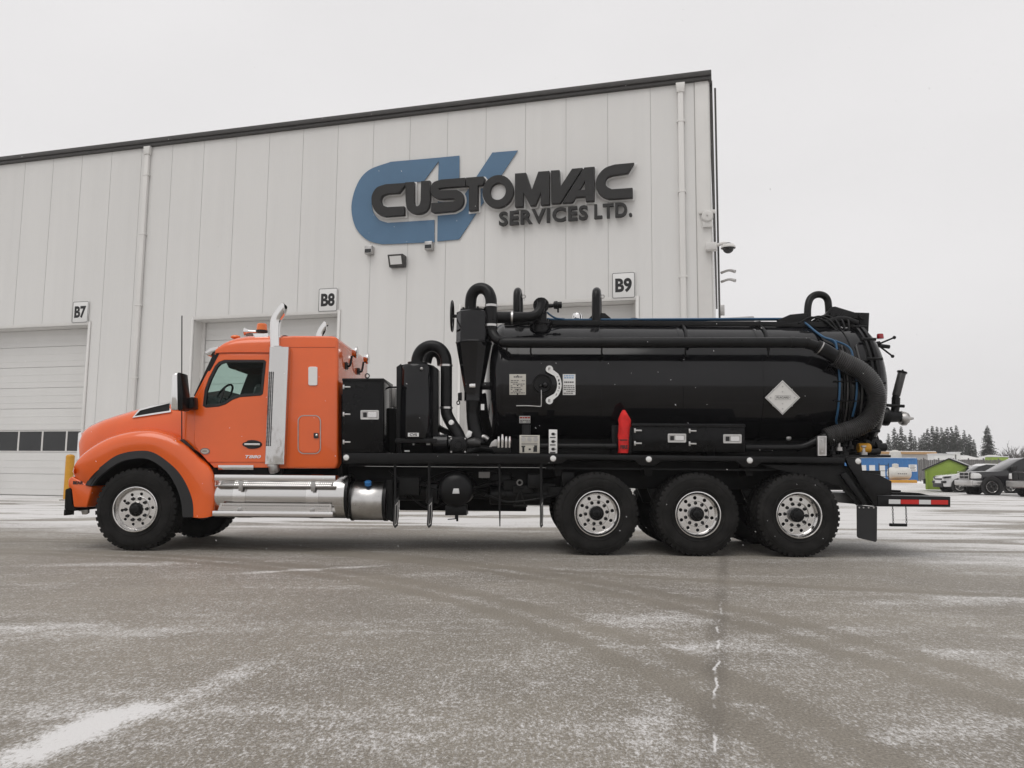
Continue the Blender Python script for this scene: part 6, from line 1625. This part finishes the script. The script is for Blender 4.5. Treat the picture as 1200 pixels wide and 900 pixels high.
p.obj('valve_pedestal', 'black_satin', trk)
hose('blue_hose', 'blue_hose', [(641,366,0.8),(646,370,0.82),(652,373,0.85),(660,374,0.9)], 0.014, n=8)

side('dark_filler', 'black_matte', [(460,512),(575,512),(600,500),(600,531.5),(460,531.5)], 0.95, 1.7)  # dark filler added below the drum to hide the bright background
side('dark_backing', 'black_matte', [(563,462),(592,452),(592,531.5),(552,531.5),(556,500)], 1.2, 1.3)  # black plate added to darken the gap between cyclone and tank
# silencer drum with hoop
yq = 0.45
cx = tp(488.5, 470, yq).x; top_ = tp(488, 425.5, yq-0.2).z; bot_ = tp(488, 514.5, yq-0.2).z; rq = pxm(21.5, yq)
p = MB(); p.lathe((cx, yq, bot_), (0, 0, 1), [(0, 0.02), (0, rq-0.03), (0.012, rq-0.006), (0.03, rq), (top_-bot_-0.05, rq), (top_-bot_-0.015, rq-0.02), (top_-bot_, rq-0.07), (top_-bot_, 0.02)], 40); dm = p.obj('silencer_drum', 'black_gloss', trk, angle=40)
p = MB(); p.lathe((cx, yq, top_), (0, 0, 1), [(0.001, rq*0.55), (0.035, rq*0.55), (0.036, rq*0.4)], 28); p.obj('drum_flange', 'black_satin', dm)
side('drum_stand', 'black_satin', [(464.5,430),(470,426),(470,531),(464.5,531)], 0.30, 0.36, 0.006); side('drum_stand', 'black_satin', [(507,428),(513,432),(513,514),(507,514)], 0.35, 0.65, 0.006)
side('drum_stand', 'black_satin', [(463,514),(512,514),(512,519),(463,519)], 0.25, 0.65, 0.006)
side('drum_label', 'white', [(478,507.2),(490.8,507.2),(490.8,511.6),(478,511.6)], 0.172, 0.178)
q = tp(484.4, 509.4, 0.17); me = text_mesh('lettering', 'CVS', 0.03, 0.001, 0.001, width=0.10, height=0.035); link('lettering', place(me, q.x, 0.171, q.z), 'ink', trk)
p = MB(); q = tp(494, 432, 0.2); p.ball(q, 0.022, 10, 8); p.obj('drum_bolt', 'alloy_dull', dm)
pipe('intake_hoop', [(488.5,430,0.60),(489,420,0.60),(493,411.5,0.59),(500,406.5,0.58),(508,405.5,0.57),(516,409,0.56),(521.5,417,0.55),(523,428,0.54),(523,450,0.54),(523,478,0.54),(524,486,0.52),(529,496,0.48),(535,505,0.45),(539,514,0.42),(540,524,0.42)], 0.082, n=20)
for py in (428.5, 478):
    a = tp(523, py, 0.54); p = MB(); p.cyl((a.x, 0.54, a.z-0.014), (a.x, 0.54, a.z+0.014), 0.09, n=22); p.obj('pipe_clamp', 'steel', trk)
q = tp(529.5, 495.5, 0.40); p = MB(); p.lathe(q, (-0.3, -1, 0.2), [(0, 0.03), (0.0, 0.036), (0.03, 0.036), (0.034, 0.02), (0.034, 0.001)], 16); p.obj('gauge_cap', 'lens_white', trk)
pipe('return_pipe', [(507,470,0.75),(507.5,490,0.72),(513,500,0.66),(523,506,0.58),(533,509,0.52),(540,514,0.46)], 0.045, n=14)
pipe('rear_hoop', [(500,425,0.95),(503,416,0.95),(510,413,0.95),(516,418,0.95),(518,428,0.95)], 0.07, n=16)
side('drum_bracket', 'black_satin', [(508,436),(513,436),(513,500),(508,500)], 0.9, 1.0, 0.01)
# pump at the foot of the hoop
side('pump_housing', 'black_satin', [(528,512),(546,512),(547,530.5),(527,530.5)], 0.16, 0.40, 0.015)
q = tp(537, 521.5, 0.16); p = MB(); p.lathe((q.x, 0.162, q.z), (0, -1, 0), [(0, 0.095), (0.02, 0.095), (0.03, 0.075), (0.03, 0.05), (0.045, 0.045), (0.046, 0.001)], 24); p.obj('pump_cover', 'black_satin', trk)
for dx in (-8.2, 8.2):
    for dy in (-7.5, 8): q = tp(537+dx, 521.5+dy, 0.158); p = MB(); p.cyl((q.x, 0.162, q.z), (q.x, 0.145, q.z), 0.013, n=6); p.obj('bolt', 'alloy_dull', trk)
q = tp(516, 520, 0.4); p = MB(); p.lathe(q - Vector((0.10, 0, 0)), (1, 0, 0), [(0, 0.04), (0.01, 0.13), (0.20, 0.13), (0.22, 0.09), (0.26, 0.09)], 24, True); p.obj('pump_motor', 'black_gloss', trk)
pipe('suction_pipe', [(547,520,0.35),(556,518.5,0.35),(563,520,0.35)], [0.05, 0.07, 0.05], m='hose'); hose('pump_elbow', 'black_satin', [(545,530,0.3),(560,526,0.4),(580,528,0.5)], 0.05)
for px, py, w_, h_, nm in ((501.8,518.5,4.5,6,'white_tag'),(484.5,519,2,5,'white_tag'),(565.5,477,4,7,'white_tag'),(477,528.5,6,1.8,'white_tag')):
    side(nm, 'white', [(px-w_/2,py-h_/2),(px+w_/2,py-h_/2),(px+w_/2,py+h_/2),(px-w_/2,py+h_/2)], 0.34, 0.345)
side('valve_tag', 'lens_white', [(545,511),(549,504),(553.5,506),(552,511.5),(547.5,514)], 0.34, 0.37, 0.008)
hose('silver_elbow', 'alloy_dull', [(562,514,0.5),(567,512,0.5),(572,515,0.5)], 0.035)
# black cabinet behind the sleeper
cb = side('cabinet', 'black_locker', [(401.3,445.5),(449,445.5),(449,530.5),(401.3,530.5)], 0.08, 0.85, 0.006)
side('cabinet_lid', 'black_satin', [(400.8,443.3),(449.6,443.3),(449.6,446.4),(400.8,446.4)], 0.07, 0.87, 0.004)
cd = side('cabinet_door', 'black_locker', [(404.5,450),(446.5,450),(446.5,526.5),(404.5,526.5)], 0.066, 0.08, 0.005)
for py in (453.5, 485.5, 518): tbar(401.8, py, 0.066, cd)
paddle_latch(422.5, 480.8, 444, 491.6, 0.066, trk)
q = tp(430.3, 440.5, 0.4); p = MB(); p.tube([q + Vector((0.03*math.cos(t), 0, 0.03*math.sin(t))) for t in [2*math.pi*i/14 for i in range(15)]], 0.008, 6, smooth=False); p.obj('lifting_eye', 'black_satin', trk)
side('rear_cabinet', 'pale_wall', [(458,455),(463.5,455),(463.5,477),(458,477)], 1.0, 1.3, 0.01)
pipe('cabinet_rail', [(449,453.8,0.6),(456,453.8,0.6),(465,453.8,0.6)], 0.014, n=8)
side('cabinet_base', 'black_matte', [(451,478),(464,478),(464,530),(451,530)], 0.60, 1.3, 0.02)

# ================================================================ hanging gear under the deck
# round air tank end-on with a white bracket
q = tp(534, 573.5, 0.14); p = MB(); rr0 = pxm(20.2, 0.14)
p.lathe((q.x, 0.14, q.z), (0, 1, 0), [(-0.075, 0.002), (-0.072, rr0*0.25), (-0.06, rr0*0.5), (-0.035, rr0*0.78), (0.0, rr0*0.95), (0.03, rr0), (0.65, rr0), (0.69, rr0*0.6)], 48); at_ = p.obj('round_air_tank', 'black_satin', trk, angle=40)
side('tank_badge', 'white_tape', [(531.5,572.5),(537.5,572.5),(538.5,578.5),(530,578.5)], 0.055, 0.072, 0.004, parent=at_)
side('tank_cradle', 'black_satin', [(522,592),(546,592),(547,604),(521.5,604)], 0.25, 0.6, 0.008); side('drain_cock', 'black_satin', [(533,603),(537,603),(537,611),(534.5,611),(534.5,608.5),(524.5,609.3),(524.5,608.3),(533,607.5)], 0.3, 0.34, 0.004)
# grounding straps and paddles hanging from the deck
for i, (px, wide_) in enumerate(((463, 1), (503, 1), (585.3, 0), (634, 1))):
    q0 = tp(px, 543, 0.10); q1 = tp(px+(0.5 if i else 0.8), 618.5, 0.10); p = MB()
    p.tube([q0, q0.lerp(q1, 0.55), q1 + Vector((0, 0, 0.02))], [0.016, 0.015, 0.007] if not wide_ else [0.018, 0.02, 0.02], 8, 4); hk = p.obj('hanging_rod', 'black_satin', trk)
    if wide_:
        w_ = 3.3 if i < 2 else 2.0; base = px + (0.5 if i else 0.8)
        flatshape('paddle', 'flare', [[(base-w_*0.6,588),(base+w_,582),(base+w_*1.1,604),(base+w_*0.7,616),(base-w_*0.3,619),(base-w_,615)]], 0.085, 0.02, parent=hk, bevel=0.004)
        flatshape('paddle_rim', 'alloy_dull', [[(base-w_*0.2,592),(base+w_*0.75,588),(base+w_*0.8,604),(base+w_*0.4,614),(base-w_*0.4,616)], [(base-w_*0.05,593),(base+w_*0.6,590),(base+w_*0.62,604),(base+w_*0.25,613),(base-w_*0.25,614.5)]], 0.073, 0.003, parent=hk)

# fire extinguisher under its red cover, standing by the locker
fe_ = empty('fire_extinguisher', trk.matrix_basis @ Vector((tp(731.5, 530, 0.16).x, 0.16, tp(731.5, 531.5, 0.16).z)), TRUCK_YAW)
tag(fe_, 'fire extinguisher under a red fabric cover on the deck beside the black tool locker', 'extinguisher')
z0 = tp(731.5, 531.5, 0.16).z; zt_ = tp(731, 480, 0.16).z - z0
def XE(pts): x0_ = tp(731.5, 530, 0.16).x; return [(tp(a, b_, 0.16).x-x0_, tp(a, b_, 0.16).z-z0) for a, b_ in pts]
lft = XE([(724.3,531),(724.5,515),(724.5,500),(724.8,491),(727,484),(729.5,480.5)]); rgt = XE([(736.3,531),(737.2,515),(739.0,500),(739.2,493),(735.5,486),(732.5,480.5)])
rows = []
for i in range(30):
    t = i/29*5; k = min(4, int(t)); f = t-k
    l_ = (lft[k][0]*(1-f)+lft[k+1][0]*f, lft[k][1]*(1-f)+lft[k+1][1]*f); r_ = (rgt[k][0]*(1-f)+rgt[k+1][0]*f, rgt[k][1]*(1-f)+rgt[k+1][1]*f)
    cxx = (l_[0]+r_[0])/2; hw = (r_[0]-l_[0])/2; zz = (l_[1]+r_[1])/2; row = []
    for j in range(21):
        a = 2*math.pi*j/20; wob = 1 + 0.06*math.sin(3*a+zz*22) + 0.04*math.sin(7*a-zz*31)
        row.append(Vector((cxx + hw*math.cos(a)*wob, 0.075*min(1, hw/0.055)*math.sin(a)*wob, zz)))
    rows.append(row)
p = MB(); p.grid(rows); p.f.append(tuple(range(20))); p.obj('fabric_cover', 'red_fabric', fe_, angle=70)
sp = XE([(724.2,515.5),(737.6,515.5),(737.6,517),(724.2,517)]); p = MB()
zs_ = sp[0][1]; p.lathe((sum(q[0] for q in sp)/4, 0, zs_-0.012), (0, 0, 1), [(0, 0.078), (0.016, 0.078)], 20); o = p.obj('strap', 'ink', fe_); 
me = text_mesh('lettering', 'FIRE', 0.05, 0.001, 0.002, width=0.10, height=0.05); pos = XE([(730.3,524)])[0]; link('lettering', place(me, pos[0], -0.088, pos[1]), 'ink', fe_)
side('extinguisher_bracket', 'black_satin', [(736.5,500),(740.5,500),(740.5,531),(736.5,531)], 0.13, 0.2, 0.004)
# ================================================================ falling snow and air
rs = random.Random(12); p = MB()
for i in range(300):
    px = rs.uniform(-20, 1220); py = rs.uniform(-10, 690); D = rs.uniform(4.5, 10.0)
    c = wp(px, py, D)
    if c.z < 0.05: continue
    s_ = rs.uniform(0.0018, 0.0038)*(0.5 + D/14); d = Vector((rs.uniform(0.2, 1.0), rs.uniform(-.5, .5), -0.8 + rs.uniform(-.3, .6))).normalized(); u = d.orthogonal().normalized(); v = d.cross(u); ln = s_*rs.uniform(1.0, 2.6)
    p.add([c-d*ln, c+u*s_, c+v*s_, c-u*s_, c-v*s_, c+d*ln], [(0,1,2),(0,2,3),(0,3,4),(0,4,1),(5,2,1),(5,3,2),(5,4,3),(5,1,4)])
tag(p.obj('snowflakes', 'snow', smooth=False), 'small white snowflakes falling through the air around the truck', 'snow', kind='stuff')
hz = MB(); hz.box((-150, -20, -1.5), (150, 230, 30)); ho = hz.obj('haze', None, smooth=False)
hm = bpy.data.materials.new('haze_air'); hm.use_nodes = True; hn_ = hm.node_tree.nodes; hn_.remove(hn_['Principled BSDF'])
pv = hn_.new('ShaderNodeVolumePrincipled'); pv.inputs['Color'].default_value = (0.93, 0.92, 0.93, 1); pv.inputs['Density'].default_value = 0.0007; pv.inputs['Anisotropy'].default_value = 0.0
hm.node_tree.links.new(pv.outputs[0], hn_['Material Output'].inputs['Volume']); ho.data.materials.append(hm)
tag(ho, 'thin snowy haze in the air over the yard', 'haze', kind='stuff')
